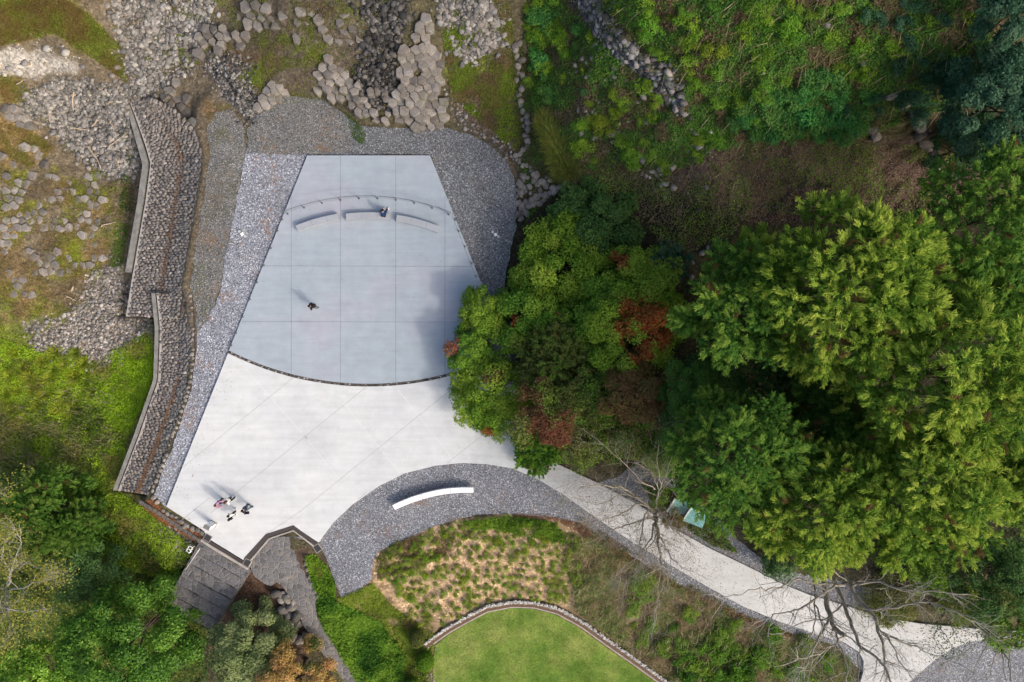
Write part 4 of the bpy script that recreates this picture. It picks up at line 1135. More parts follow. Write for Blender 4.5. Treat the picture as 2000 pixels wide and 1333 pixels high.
# stair: five flagged treads going down to the lower left
root = thing('stone_stair', P(420, 1120), 'broad dark stone flagged stair going down from the plaza edge', 'stair')
off = Vector(root.location)
s0, s1 = np.array((390, 1058.)), np.array((489, 1113.)); e0, e1 = np.array((322, 1182.)), np.array((413, 1232.))
nst = 6
for i in range(nst):
    t0, t1 = i / nst, (i + .955) / nst  # slit left between treads, shaped to stand in for the riser's shadow line
    q = [s0 + (e0 - s0) * t0, s1 + (e1 - s1) * t0, s1 + (e1 - s1) * t1, s0 + (e0 - s0) * t1]
    z = -.30 - .30 * i
    pts = []
    for j in range(8): u = j / 7; w_ = q[0] + (q[1] - q[0]) * u; pts.append((w_[0] + 0, w_[1] + 0))
    for j in range(8): u = j / 7; w_ = q[2] + (q[3] - q[2]) * u; pts.append((w_[0] + rr.uniform(-1, 1), w_[1] + rr.uniform(-1, 1)))
    MB().prism([(p[0] - off.x, p[1] - off.y) for p in PA(pts, z)], -5 - off.z, z - off.z).build('step', M['crazy'], root)

# stone path winding down to the bottom edge
cl = resample([(556, 1046), (558, 1062), (570, 1090), (588, 1120), (592, 1150), (596, 1185), (606, 1215), (625, 1245), (646, 1275), (668, 1303), (692, 1335), (730, 1385)], 44)
wd = np.interp(np.arange(44), [0, 2, 5, 8, 11, 14, 18, 30, 43], [150, 160, 158, 130, 84, 52, 32, 26, 28.])
tz = np.interp(np.arange(44), [0, 5, 12, 22, 43], [-.06, -.25, -.8, -1.6, -3.0])
V = []; Fp = []
for i in range(44):
    t = cl[min(i + 1, 43)] - cl[max(i - 1, 0)]; t /= np.hypot(*t); nn = np.array((-t[1], t[0]))
    for j in range(7):
        q = cl[i] + nn * wd[i] * (j / 3 - 1) * .5 * (2 if False else 1) * (1 + (rr.uniform(-.05, .05) if j in (0, 6) else 0))
        if i < 2: q[1] = max(q[1], 1048)
        x_, y_, _ = P(q[0], q[1], tz[i]); V.append((x_, y_, tz[i] + .05 * (1 - ((j - 3) / 3) ** 2)))
for i in range(43):
    for j in range(6): a = i * 7 + j; Fp.append((a, a + 1, a + 8, a + 7))
mb = MB().add(V, Fp)
n7 = len(V)
mb.add([(x_, y_, z_ - .8) for x_, y_, z_ in V], [])
for i in range(43): mb.F += [(i * 7, i * 7 + 7, n7 + i * 7 + 7, n7 + i * 7), (i * 7 + 6, n7 + i * 7 + 6, n7 + i * 7 + 13, i * 7 + 13)]
o = mb.build('stone_path', M['crazy']); tag(o, 'dark flagstone path winding down from the plaza to the bottom edge', 'path', kind='structure')

# lawn border: inner pale kerb, brown brick face, outer pebble edging
LB = [(832, 1262), (848, 1250), (875, 1231), (905, 1214), (950, 1190), (1000, 1180.5), (1044, 1182), (1090, 1194), (1136, 1219), (1186, 1255), (1240, 1293), (1330, 1358)]
LBr = resample(LB, 50)
def offs(pl, k_):
    out = []
    for i in range(len(pl)):
        t = pl[min(i + 1, len(pl) - 1)] - pl[max(i - 1, 0)]; t = t / np.hypot(*t); out.append(tuple(pl[i] + np.array((t[1], -t[0])) * k_))
    return out
root = thing('lawn_border', P(1000, 1180, LAWN_Z), 'curved brown brick border with pale edging around the lawn', 'border')
off = Vector(root.location)
def bband(name, k0, k1, z0, z1, mat, jit=0):
    A = [(p[0] - off.x, p[1] - off.y) for p in PA(offs(LBr, k0), LAWN_Z)]; B = [(p[0] - off.x, p[1] - off.y) for p in PA(offs(LBr, k1), LAWN_Z)]
    MB().band(A, B, z0, z1).build(name, mat, root)
bband('inner_kerb', -6.5, -3.6, -.5, .06, M['kerb_l'])
bband('brick_face', -3.5, 2.5, -.5, .16, M['brick'])
bband('outer_kerb', 2.6, 6.0, -.5, .24, M['kerb'])
qq = np.array(offs(LBr, 4.6)); idx = rng.uniform(0, 48.9, 900); i0 = idx.astype(int)
pp = qq[i0] + (qq[i0 + 1] - qq[i0]) * (idx - i0)[:, None] + rng.normal(0, 1.2, (900, 2))
xyz = np.array([P(a, b, LAWN_Z + .25) for a, b in pp]) - np.array(off)
link('pebble_edging', rocks_mesh('pebble_edging', xyz, rng.uniform(.04, .10, 900), np.array((0.42, 0.40, 0.37)) * rng.uniform(.6, 1.3, (900, 1))), M['rubble'], root)
rubble('pebbles at the left end of the lawn border', [(822, 1262), (842, 1250), (848, 1262), (832, 1272)], 120, .05, .14, PALE, 31)
rubble('pebbles at the bottom left of the lawn', [(826, 1318), (850, 1318), (852, 1345), (830, 1345)], 120, .05, .14, PALE, 32)

# ------------------------------------------------------------------ turquoise roofed hut under the trees
def quad_sheet(mb, a, b, c_, d, n=14, amp=.025):
    """corrugated sheet between edge a-b (eaves) and d-c (ridge)"""
    a, b, c_, d = map(Vector, (a, b, c_, d)); nrm_ = (b - a).cross(d - a).normalized()
    V = []
    for i in range(n * 2 + 1):
        t = i / (n * 2); o_ = nrm_ * (amp if i % 2 else -amp)
        V += [a.lerp(b, t) + o_, d.lerp(c_, t) + o_]
    top = len(V)
    V += [v - nrm_ * .02 for v in V]
    F = []
    for i in range(n * 2):
        F += [(i * 2, i * 2 + 2, i * 2 + 3, i * 2 + 1), (top + i * 2, top + i * 2 + 1, top + i * 2 + 3, top + i * 2 + 2)]
    mb.add(V, F)
def hut(label, c4, zlo, zhi):
    """c4: plan corners eaves-left, eaves-right, ridge-right, ridge-left"""
    e0_, e1_, r1_, r0_ = [Vector(P(*q, z)) for q, z in zip(c4, (zlo, zlo, zhi, zhi))]
    c_ = (e0_ + e1_ + r1_ + r0_) / 4
    root = thing('shed', (c_.x, c_.y, 0), label, 'shed'); off = Vector((c_.x, c_.y, 0))
    mb = MB(); quad_sheet(mb, e0_ - off, e1_ - off, r1_ - off, r0_ - off); rf_ = mb.build('roof', M['tin'], root, recalc=False)
    MB().tube([e0_ - off + Vector((0, 0, .05)), r0_ - off + Vector((0, 0, .05))], .06, 8).build('verge', M['tin_w'], rf_)
    sh = [e0_.lerp(c_, .15), e1_.lerp(c_, .15), r1_.lerp(c_, .15), r0_.lerp(c_, .15)]
    MB().prism([(p.x - off.x, p.y - off.y) for p in sh], -.1, zlo - .12).build('wall', M['plank'], root)
    return root
hut('shed with a bright turquoise sheet roof and a white verge beside the path', [(1333, 1017), (1371, 1032), (1382, 1008), (1350, 991)], 2.3, 2.6)
hut('low shed with a worn turquoise roof half hidden under twigs', [(1302, 1000), (1338, 1006), (1352, 980), (1318, 974)], 1.9, 2.2)
# ------------------------------------------------------------------ foliage tools
def leaves(pos, axis, nor, L, W, col, fold=0.0):
    """diamond leaves: pos base (n,3), axis direction, nor roughly the face normal"""
    axis = nrm(axis); side = nrm(np.cross(axis, nor)); L = np.broadcast_to(L, (len(pos),))[:, None]; W = np.broadcast_to(W, (len(pos),))[:, None]
    up = np.cross(side, axis)
    mid = pos + axis * L * 0.45 + up * L * fold
    return np.stack([pos, mid - side * W * .5, pos + axis * L, mid + side * W * .5], 1), np.repeat(col[:, None, :], 4, 1)

def leaf_obj(name, parts, mat, parent=None, origin=None):
    V = np.concatenate([a.reshape(-1, 3) for a, b in parts]); Cc = np.concatenate([b.reshape(-1, 3) for a, b in parts])
    if origin is not None: V = V - np.array(origin)
    F = np.arange(len(V)).reshape(-1, 4)
    return link(name, mesh_np(name, V, F, np.clip(Cc, 0, 1)), mat, parent)

def rdir(n, r, zmin=-1.0):
    v = nrm(r.normal(size=(n, 3)))
    v[:, 2] = np.where(v[:, 2] < zmin, -v[:, 2], v[:, 2])
    return v

FOL = 1.45
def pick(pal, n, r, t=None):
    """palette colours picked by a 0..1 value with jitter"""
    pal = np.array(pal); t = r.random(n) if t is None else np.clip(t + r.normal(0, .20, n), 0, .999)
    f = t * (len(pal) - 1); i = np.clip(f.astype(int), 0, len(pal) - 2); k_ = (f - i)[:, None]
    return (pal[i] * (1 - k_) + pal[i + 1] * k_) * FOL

def crown_clusters(R, depth, r, ncl, edge=.35, flat=.5):
    """cluster centres over a dome of radius R: xyz relative to crown middle, and radii"""
    ph0 = r.uniform(0, 100)
    n2 = int(ncl * 1.0)
    rho = np.sqrt((np.arange(n2) + .5) / n2); th = np.arange(n2) * 2.39996 + r.uniform(0, 6.3)
    rho = np.clip(rho + r.normal(0, .04, n2), 0, 1); th = th + r.normal(0, .18, n2)
    e = 1 - edge * .5 + edge * fbm(np.cos(th) * 1.6 + ph0, np.sin(th) * 1.6 + ph0, 5)
    rad = rho * R * e * .86
    z = depth * (np.sqrt(np.maximum(0, 1 - (rho * .97) ** 2)) - flat) + r.normal(0, .07 * R, n2)
    c1 = np.stack([rad * np.cos(th), rad * np.sin(th), z], -1)
    n3 = int(ncl * .45); th = r.uniform(0, 6.283, n3); rr_ = R * r.uniform(.5, .92, n3) * .9
    c2 = np.stack([rr_ * np.cos(th), rr_ * np.sin(th), -depth * flat - r.uniform(0, .55, n3) * depth], -1)
    cc = np.concatenate([c1, c2])
    base = R * 1.05 / math.sqrt(ncl)
    return cc, base * r.uniform(.8, 1.35, len(cc))

def foliage_broad(cc, rc, r, n, pal, leaf, patch=None, squash=.62, hue=None):
    """leafy clumps; patch: list of (centre xyz, radius, palette)"""
    w_ = rc ** 2; k_ = r.choice(len(cc), n, p=w_ / w_.sum())
    d = rdir(n, r, -.35)
    pos = cc[k_] + d * rc[k_][:, None] * (r.random(n) ** .28)[:, None] * np.array((1, 1, squash))
    # lumps inside a clump
    pos += (vnoise(pos[:, 0] * 2.3 + k_ * 3.1, pos[:, 1] * 2.3, 4) - .5)[:, None] * d * .45
    nor = nrm(d + r.normal(0, .55, (n, 3)) + np.array((0, 0, .55)))
    ax = np.cross(nor, r.normal(size=(n, 3)))
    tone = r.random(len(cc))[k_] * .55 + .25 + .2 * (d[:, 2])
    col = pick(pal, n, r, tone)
    if patch:
        for pc, pr, pp in patch:
            dd = np.linalg.norm((pos - np.array(pc)) * np.array((1, 1, .5)), axis=1) / pr + (fbm(pos[:, 0] * .9, pos[:, 1] * .9, 17) - .5) * 1.3
            m = dd < .9 + r.normal(0, .12, n)
            col[m] = pick(pp, m.sum(), r)
    sz = leaf * r.uniform(.7, 1.35, n)
    return leaves(pos, ax, nor, sz, sz * .62, col, .06)

def foliage_cedar(cc, rc, r, per, pal, L, W, blades=30, outk=.6, dens=1.0, droop=0.0):
    """clumps built of feathery sprays that fan outwards"""
    K = len(cc)
    blades = int(blades * 1.9); L = L * .74; W = W * .72; per = per * 1.35
    ntuft = np.maximum(3, (per * (rc / rc.mean()) ** 2).astype(int)); k_ = np.repeat(np.arange(K), ntuft); n = len(k_)
    d = rdir(n, r, -.25)
    outw = cc[k_] * np.array((1, 1, 0)); outw = outw / (np.abs(cc[:, :2]).max() + 1e-6)
    a = nrm(d * np.array((1, 1, .55)) + outw * outk + np.array((0, 0, .02 - droop)) + r.normal(0, .22, (n, 3)))
    b = cc[k_] + d * rc[k_][:, None] * np.array((.80, .80, .72)) * r.uniform(.55, 1, (n, 1))
    tone = r.random(K)[k_] * .5 + .28 + r.normal(0, .10, n)
    m = n * blades; t = np.repeat(np.arange(n), blades); u = r.random(m)
    sp = r.normal(0, .40, (m, 3)) * np.array((1, 1, .6))
    dirv = nrm(a[t] + sp)
    sz = L * r.uniform(.55, 1.1, m)
    pos = b[t] + a[t] * (u * L * 1.6)[:, None] + r.normal(0, L * .16, (m, 3))
    col = pick(pal, m, r, tone[t] + .22 * (u - .5))
    brown = r.random(n) < .035
    col[brown[t]] = np.array((0.16, 0.11, 0.04)) * r.uniform(.7, 1.2, (brown[t].sum(), 1))
    nor = nrm(np.array((0, 0, 1.0)) + r.normal(0, .42, (m, 3)))
    return leaves(pos, dirv, nor, sz, W * .72 * r.uniform(.7, 1.3, m), col, .03)

def trunk_mesh(h, r0, cc, r, nl=9, lean=(0, 0)):
    mb = MB(); top = Vector((lean[0], lean[1], h))
    pts = [Vector((0, 0, -.3)), Vector((0, 0, .25)), top * .35 + Vector((r.uniform(-.2, .2), r.uniform(-.2, .2), 0)), top * .7, top]
    mb.tube(pts, [r0 * 1.5, r0 * 1.05, r0 * .8, r0 * .5, r0 * .12], 9)
    for i in r.choice(len(cc), min(nl, len(cc)), replace=False):
        e = Vector(cc[i]); s = top * r.uniform(.45, .8); m_ = s.lerp(e, .5) + Vector((0, 0, -.15 * (e - s).length * .5))
        mb.tube([s, m_, e], [r0 * .35, r0 * .22, r0 * .05], 6)
    return mb

def tree(name, label, cat, px, py, Rpx, ztop, style, pal, seed, ncl=26, n=24000, leaf=.2, patch=None, zg=None, aspect=1.0, depth=None, group=None, bark='bark', mat='leaf', L=.42, W=.07, per=9, blades=30, outk=.6, edge=.35, squash=.62):
    """crown seen at plan point (px,py) with plan radius Rpx, its top at height ztop"""
    r = np.random.default_rng(seed); pal = [tuple(min(.62, v * (1.14 if style == 'cedar' else 1.22)) for v in q) for q in pal]
    R = Rpx * (H - ztop + 1.5) / H / 25
    dep = depth if depth else R * .85
    zc = ztop - dep * .5
    cx, cy, _ = P(px, py, zc)
    z0 = float(ZG(cx, cy)) if zg is None else zg
    root = thing(name, (cx, cy, z0), label, cat, group)
    cc, rc = crown_clusters(R, dep, r, int(ncl * .8) if name == 'evergreen_tree' else ncl, edge)
    cc[:, 1] *= aspect
    cc = cc + np.array((0, 0, zc - z0))
    cc[:, 2] = np.maximum(cc[:, 2], .35)
    off = np.array((cx, cy, z0))
    if patch: patch = [((np.array(P(a, b, ztop - dep * .3)) - off), q * (H - ztop) / H / 25, pp) for a, b, q, pp in patch]
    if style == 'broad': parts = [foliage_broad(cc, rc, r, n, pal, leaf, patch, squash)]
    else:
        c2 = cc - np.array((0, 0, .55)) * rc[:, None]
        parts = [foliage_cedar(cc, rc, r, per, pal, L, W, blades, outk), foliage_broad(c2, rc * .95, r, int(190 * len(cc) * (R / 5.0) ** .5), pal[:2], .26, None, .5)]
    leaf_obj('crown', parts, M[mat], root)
    hh = max(.5, zc - z0 + dep * .35)
    trunk_mesh(hh, .035 * R + .05, cc, r).build('trunk', M[bark], root, True)
    return root

CED = [(0.036, 0.082, 0.011), (0.082, 0.155, 0.019), (0.148, 0.228, 0.028), (0.235, 0.30, 0.042), (0.33, 0.37, 0.07)]
CED2 = [(0.028, 0.076, 0.014), (0.060, 0.14, 0.022), (0.11, 0.20, 0.030), (0.195, 0.27, 0.046)]
YG = [(0.038, 0.085, 0.010), (0.072, 0.145, 0.015), (0.122, 0.20, 0.021), (0.18, 0.235, 0.032)]
GRN = [(0.028, 0.072, 0.010), (0.055, 0.13, 0.016), (0.095, 0.185, 0.022), (0.14, 0.22, 0.028)]
DKG = [(0.016, 0.040, 0.012), (0.030, 0.072, 0.020), (0.05, 0.105, 0.028), (0.075, 0.135, 0.035)]
BLU = [(0.010, 0.032, 0.018), (0.020, 0.058, 0.032), (0.038, 0.088, 0.05), (0.07, 0.12, 0.07)]
RED = [(0.15, 0.032, 0.016), (0.23, 0.062, 0.02), (0.26, 0.11, 0.03), (0.19, 0.12, 0.035)]
BRN = [(0.075, 0.040, 0.022), (0.11, 0.065, 0.030), (0.15, 0.085, 0.038), (0.10, 0.09, 0.03)]
OLV = [(0.045, 0.062, 0.016), (0.075, 0.10, 0.024), (0.11, 0.13, 0.034), (0.14, 0.135, 0.05)]
GLD = [(0.12, 0.10, 0.03), (0.22, 0.16, 0.05), (0.30, 0.21, 0.075), (0.32, 0.18, 0.08)]
SIL = [(0.045, 0.07, 0.028), (0.085, 0.12, 0.045), (0.14, 0.175, 0.07), (0.19, 0.22, 0.10)]
BRT = [(0.035, 0.085, 0.010), (0.07, 0.155, 0.014), (0.12, 0.22, 0.022), (0.17, 0.27, 0.03)]
PNK = [(0.19, 0.05, 0.04), (0.24, 0.10, 0.06), (0.20, 0.14, 0.05)]

T = tree
# the mixed wood right of the deck
T('broadleaf_tree', 'dark green bushy tree at the top of the mixed wood right of the deck', 'tree', 1160, 440, 102, 3.4, 'broad', DKG, 11, 24, 17000, .2)
T('broadleaf_tree', 'yellow green broadleaf tree right of the boulder heap', 'tree', 1120, 520, 118, 3.8, 'broad', YG, 12, 30, 30000, .17)
T('broadleaf_tree', 'light green tree with one dark red spray at its top edge', 'tree', 1250, 560, 95, 5.4, 'broad', YG, 13, 22, 20000, .17, [(1207, 512, 22, RED)])
T('maple_tree', 'green maple with a big orange red patch in its crown', 'tree', 1235, 640, 118, 6.0, 'broad', YG, 14, 30, 30000, .16, [(1262, 628, 60, RED), (1248, 685, 30, RED), (1228, 598, 26, RED)])
T('broadleaf_tree', 'mid green tree in the middle of the wood beside the small red spot', 'tree', 1035, 620, 92, 3.2, 'broad', GRN, 15, 22, 19000, .17, [(1005, 630, 14, RED)])
T('broadleaf_tree', 'bright green bush overhanging the right edge of the deck', 'tree', 945, 610, 52, 2.6, 'broad', YG, 16, 14, 10000, .15)
T('broadleaf_tree', 'shadowed green tree between the orange red maple and the dull olive conifer', 'tree', 1150, 640, 80, 4.0, 'broad', GRN, 81, 18, 14000, .17)
T('broadleaf_tree', 'low olive tree spreading from the wood towards the bare branches', 'tree', 1150, 770, 70, 4.4, 'broad', OLV + GRN, 82, 16, 11000, .15)
T('broadleaf_tree', 'low green tree below the smaller dark rounded tree', 'tree', 1290, 890, 48, 3.2, 'broad', GRN, 83, 12, 8000, .14)
T('broadleaf_tree', 'green tree between the light green one and the boulder heap tree', 'tree', 1185, 580, 60, 4.4, 'broad', GRN, 84, 14, 11000, .16)
T('broadleaf_tree', 'thin brownish tree beneath the russet one, next to the bare twigs', 'tree', 1225, 850, 58, 3.2, 'broad', OLV + GRN[:3], 85, 12, 6000, .14)
T('maple_tree', 'small maple with pinkish red leaves at the tip over the deck', 'tree', 915, 685, 48, 2.6, 'broad', GRN, 17, 13, 9500, .14, [(880, 672, 22, PNK)])
T('broadleaf_tree', 'green tree leaning over the pale plaza at the wood edge', 'tree', 960, 770, 90, 3.2, 'broad', YG, 18, 22, 20000, .16, [(962, 735, 22, BRN), (950, 848, 14, RED)])
T('conifer_tree', 'dull olive conifer in the shade of the wood above the plaza', 'tree', 1090, 690, 92, 4.4, 'cedar', OLV + GRN[:3], 19, 22, 0, .2, per=9, L=.30, W=.05, outk=.3)
T('maple_tree', 'reddish brown maple hanging over the plaza side of the wood', 'tree', 1075, 800, 92, 5.0, 'broad', GRN + OLV, 20, 22, 19000, .15, [(1085, 835, 50, [(0.12, 0.045, 0.03), (0.17, 0.065, 0.04), (0.10, 0.07, 0.03)]), (1030, 780, 32, BRN), (1060, 740, 18, BRN)])
T('broadleaf_tree', 'dark russet tree with thin foliage behind the bare branches', 'tree', 1240, 775, 68, 6.0, 'broad', BRN, 21, 16, 7500, .16)
T('broadleaf_tree', 'green low tree at the lower tip of the wood on the plaza edge', 'tree', 1052, 876, 50, 3.0, 'cedar', GRN, 22, 14, 0, .2, per=8, L=.28, W=.06)
T('broadleaf_tree', 'dense dark green rounded tree left of the lower cedar', 'tree', 1345, 765, 60, 7.5, 'broad', [(0.025, 0.07, 0.014), (0.045, 0.11, 0.022), (0.075, 0.15, 0.03)], 23, 18, 18000, .13, squash=.8)
T('broadleaf_tree', 'smaller dark green rounded tree below the dense one', 'tree', 1330, 850, 50, 7.0, 'broad', [(0.025, 0.06, 0.014), (0.045, 0.095, 0.022), (0.075, 0.13, 0.03)], 24, 14, 12000, .13, squash=.8)
T('conifer_tree', 'small blue green conifer in the dark gap between the crowns', 'tree', 1300, 520, 45, 5.0, 'cedar', BLU, 25, 10, 0, .2, per=8, L=.35, W=.05)
# tall evergreens on the right
T('evergreen_tree', 'huge yellow green evergreen crown, brightest of the stand', 'tree', 1660, 560, 214, 17.0, 'cedar', CED, 31, 60, 0, .2, per=11, L=.40, W=.085, blades=34)
T('evergreen_tree', 'darker green evergreen left of the brightest crown', 'tree', 1465, 590, 138, 13.5, 'cedar', CED2, 32, 34, 0, .2, per=10, L=.36, W=.08)
T('evergreen_tree', 'evergreen with orange sprigs at the right edge below the blue green shrubs', 'tree', 1960, 420, 148, 14.5, 'cedar', CED2, 33, 34, 0, .2, per=10, L=.38, W=.085)
T('evergreen_tree', 'evergreen with broad fans of foliage below the brightest crown', 'tree', 1865, 735, 205, 17.5, 'cedar', CED, 34, 50, 0, .2, per=10, L=.46, W=.095, blades=34)
T('evergreen_tree', 'shaded evergreen under the fans between two brighter crowns', 'tree', 1635, 800, 100, 10.5, 'cedar', [(0.02, 0.055, 0.012), (0.045, 0.10, 0.018), (0.08, 0.145, 0.024)], 35, 24, 0, .2, per=9, L=.40, W=.085)  # palette darkened: shade of the gap between crowns is put into the leaf colour
T('evergreen_tree', 'feathery evergreen beside the dark green rounded trees', 'tree', 1455, 900, 152, 14.0, 'cedar', CED2, 36, 38, 0, .2, per=10, L=.36, W=.075)
T('evergreen_tree', 'wide yellow green evergreen over the path verge', 'tree', 1600, 985, 145, 14.5, 'cedar', CED, 37, 38, 0, .2, per=11, L=.36, W=.08)
T('evergreen_tree', 'yellow green evergreen at the lower right of the stand', 'tree', 1815, 965, 165, 16.0, 'cedar', CED, 38, 42, 0, .2, per=11, L=.38, W=.08)
T('evergreen_tree', 'evergreen cut by the right edge above the dark broadleaf', 'tree', 1995, 950, 85, 14.0, 'cedar', CED, 39, 20, 0, .2, per=10, L=.40, W=.08)
T('evergreen_tree', 'deep green evergreen low in the dark gap left of the orange sprigged one', 'tree', 1885, 560, 85, 10.0, 'cedar', CED2, 71, 20, 0, .2, per=9, L=.40, W=.085)
T('evergreen_tree', 'shaded evergreen at the right edge between the orange sprigged and the fanned crown', 'tree', 1990, 590, 80, 12.0, 'cedar', CED2, 72, 20, 0, .2, per=9, L=.40, W=.085)
T('evergreen_tree', 'shaded evergreen between the feathery one and the dark gap', 'tree', 1530, 765, 80, 7.0, 'cedar', DKG, 73, 20, 0, .2, per=9, L=.36, W=.08)  # dark leaf palette paints in the shadowed band between the crowns
T('evergreen_tree', 'shaded evergreen in the middle of the stand above the wide yellow green one', 'tree', 1690, 890, 95, 12.0, 'cedar', CED2, 74, 22, 0, .2, per=9, L=.40, W=.085)
T('evergreen_tree', 'evergreen with thin foliage beside the right edge below the fanned crown', 'tree', 1930, 870, 90, 13.0, 'cedar', CED2, 75, 20, 0, .2, per=9, L=.40, W=.085)
T('broadleaf_tree', 'low dark tree between the orange red maple and the dense rounded tree', 'tree', 1400, 730, 62, 5.0, 'broad', DKG, 76, 14, 9000, .17)
T('broadleaf_tree', 'dark leafed tree at the foot of the bare twigs beside the plaza wood', 'tree', 1135, 862, 66, 3.2, 'broad', GRN + OLV, 77, 14, 7500, .14)
T('broadleaf_tree', 'dark broadleaf tree at the right edge below the evergreens', 'tree', 1950, 1130, 95, 7.0, 'broad', DKG, 40, 24, 17000, .17, [(1960, 1160, 30, OLV)])
T('broadleaf_tree', 'olive green tree at the lower right edge over the path end', 'tree', 1965, 1215, 60, 5.0, 'broad', OLV + GRN, 41, 16, 8000, .16)
T('shrub', 'vivid green rounded shrub under the lower right evergreen', 'shrub', 1822, 1120, 50, 3.0, 'broad', BRT, 42, 14, 9000, .13)
T('shrub', 'pale lime green shrub beside the path at the lower right', 'shrub', 1880, 1180, 42, 2.2, 'broad', [(0.10, 0.15, 0.02), (0.17, 0.23, 0.04), (0.22, 0.26, 0.06)], 43, 12, 7000, .13)
T('shrub', 'brownish shrub on the far side of the path near the bend', 'shrub', 1740, 1170, 60, 1.8, 'broad', OLV, 44, 14, 6000, .14)
T('shrub', 'dark glossy shrub at the verge under the wide evergreen', 'shrub', 1525, 1098, 34, 2.0, 'broad', DKG, 45, 9, 3500, .14, mat='leaf_gloss')
T('broadleaf_tree', 'blue green dense tree at the right edge of the hillside', 'tree', 1965, 190, 112, 15.0, 'broad', BLU, 46, 30, 26000, .17, squash=.7)
T('broadleaf_tree', 'teal foliage in the upper right corner', 'tree', 1985, 20, 62, 17.0, 'broad', BLU, 47, 16, 9000, .16)
T('broadleaf_tree', 'dark bush below the blue green tree', 'tree', 1880, 285, 64, 8.0, 'broad', [(0.012, 0.035, 0.016), (0.025, 0.06, 0.026), (0.04, 0.08, 0.035)], 48, 16, 9000, .16)
# lower left
T('broadleaf_tree', 'large glossy bright green broadleaf tree in the lower left', 'tree', 245, 1262, 148, 4.0, 'broad', [(0.014, 0.045, 0.006), (0.028, 0.08, 0.009), (0.052, 0.122, 0.012), (0.095, 0.175, 0.022)], 51, 40, 46000, .19, None, None, .85, mat='leaf_gloss')
T('broadleaf_tree', 'dark leaved tree in the shade above the large glossy one', 'tree', 165, 1118, 74, .6, 'broad', DKG, 52, 18, 11000, .18, mat='leaf_gloss')
T('broadleaf_tree', 'glossy tree in the bottom left corner', 'tree', 60, 1330, 80, 3.5, 'broad', BRT, 53, 20, 15000, .19, mat='leaf_gloss')
T('broadleaf_tree', 'grey green tree beside the foot of the stone stair', 'tree', 484, 1266, 84, 1.6, 'broad', SIL, 54, 28, 26000, .17, None, None, 1.05)
T('maple_tree', 'golden brown autumn tree at the bottom edge beside the stone path', 'tree', 572, 1330, 84, 2.2, 'broad', GLD, 55, 26, 24000, .15, [(655, 1290, 30, [(0.24, 0.12, 0.08), (0.28, 0.17, 0.11)]), (610, 1275, 30, OLV)])
T('conifer_tree', 'young fir with pale shoot tips at the left edge', 'tree', 80, 1005, 104, 1.8, 'cedar', [(0.03, 0.075, 0.012), (0.065, 0.135, 0.02), (0.115, 0.19, 0.032), (0.20, 0.26, 0.06)], 56, 30, 0, .2, per=9, L=.34, W=.055, blades=26, outk=.5)
T('conifer_tree', 'second young fir nearer the revetment end', 'tree', 150, 1035, 55, .8, 'cedar', [(0.03, 0.075, 0.012), (0.07, 0.14, 0.022), (0.15, 0.22, 0.045)], 57, 18, 0, .2, per=9, L=.32, W=.05)

# clipped bushes by the lawn
def ball(px, py, Rpx, z, pal, seed, label, zb=None, n=5200, leaf=.09, asp=1.0):
    r = np.random.default_rng(seed); a = G1(px, py); R = Rpx / 25
    root = thing('clipped_bush', a, label, 'bush')
    d = rdir(n, r, -.5); pos = d * np.array((R, R * asp, z * .55)) * r.uniform(.86, 1.05, (n, 1)) + np.array((0, 0, z * .45))
    nor = nrm(d + r.normal(0, .5, (n, 3))); leaf_obj('crown', [leaves(pos, np.cross(nor, r.normal(size=(n, 3))), nor, leaf, leaf * .6, pick(pal, n, r))], M['leaf'], root)
    MB().tube([(0, 0, -.2), (0, 0, z * .5)], [.06, .04], 8).build('stem', M['bark'], root)
ball(832, 1287, 18, 1.25, BRT, 61, 'round clipped bright green bush at the left end of the lawn')
ball(816, 1242, 15, 1.1, OLV, 62, 'olive oval bush above the round bright green one', asp=1.2)
ball(806, 1334, 15, 1.1, GRN, 63, 'green clipped bush cut by the bottom edge left of the lawn')

# ------------------------------------------------------------------ bare trees: main limbs by hand, twigs grown
def twigs(mb, p, d, L, rad, depth, r, spread=.7, lift=.05, tips=None, n=3):
    pts = [p]; q = p.copy(); dd = d.normalized()
    k_ = 4
    for i in range(k_):
        dd = (dd + Vector((r.gauss(0, .16), r.gauss(0, .16), r.gauss(0, .12) + lift))).normalized()
        q = q + dd * (L / k_); pts.append(q.copy())
    mb.tube(pts, [rad * (1 - .62 * i / k_) for i in range(k_ + 1)], 5 if rad > .02 else 3)
    if tips is not None and depth <= 1: tips.append(q.copy())
    if depth <= 0: return
    for i in range(n):
        j = r.choice([1, 2, 3, 4]); s = pts[j]
        nd = (dd + Vector((r.gauss(0, spread), r.gauss(0, spread), r.gauss(0, spread * .6)))).normalized()
        twigs(mb, s, nd, L * r.uniform(.55, .78), rad * (1 - .62 * j / k_) * .62, depth - 1, r, spread, lift, tips, n)

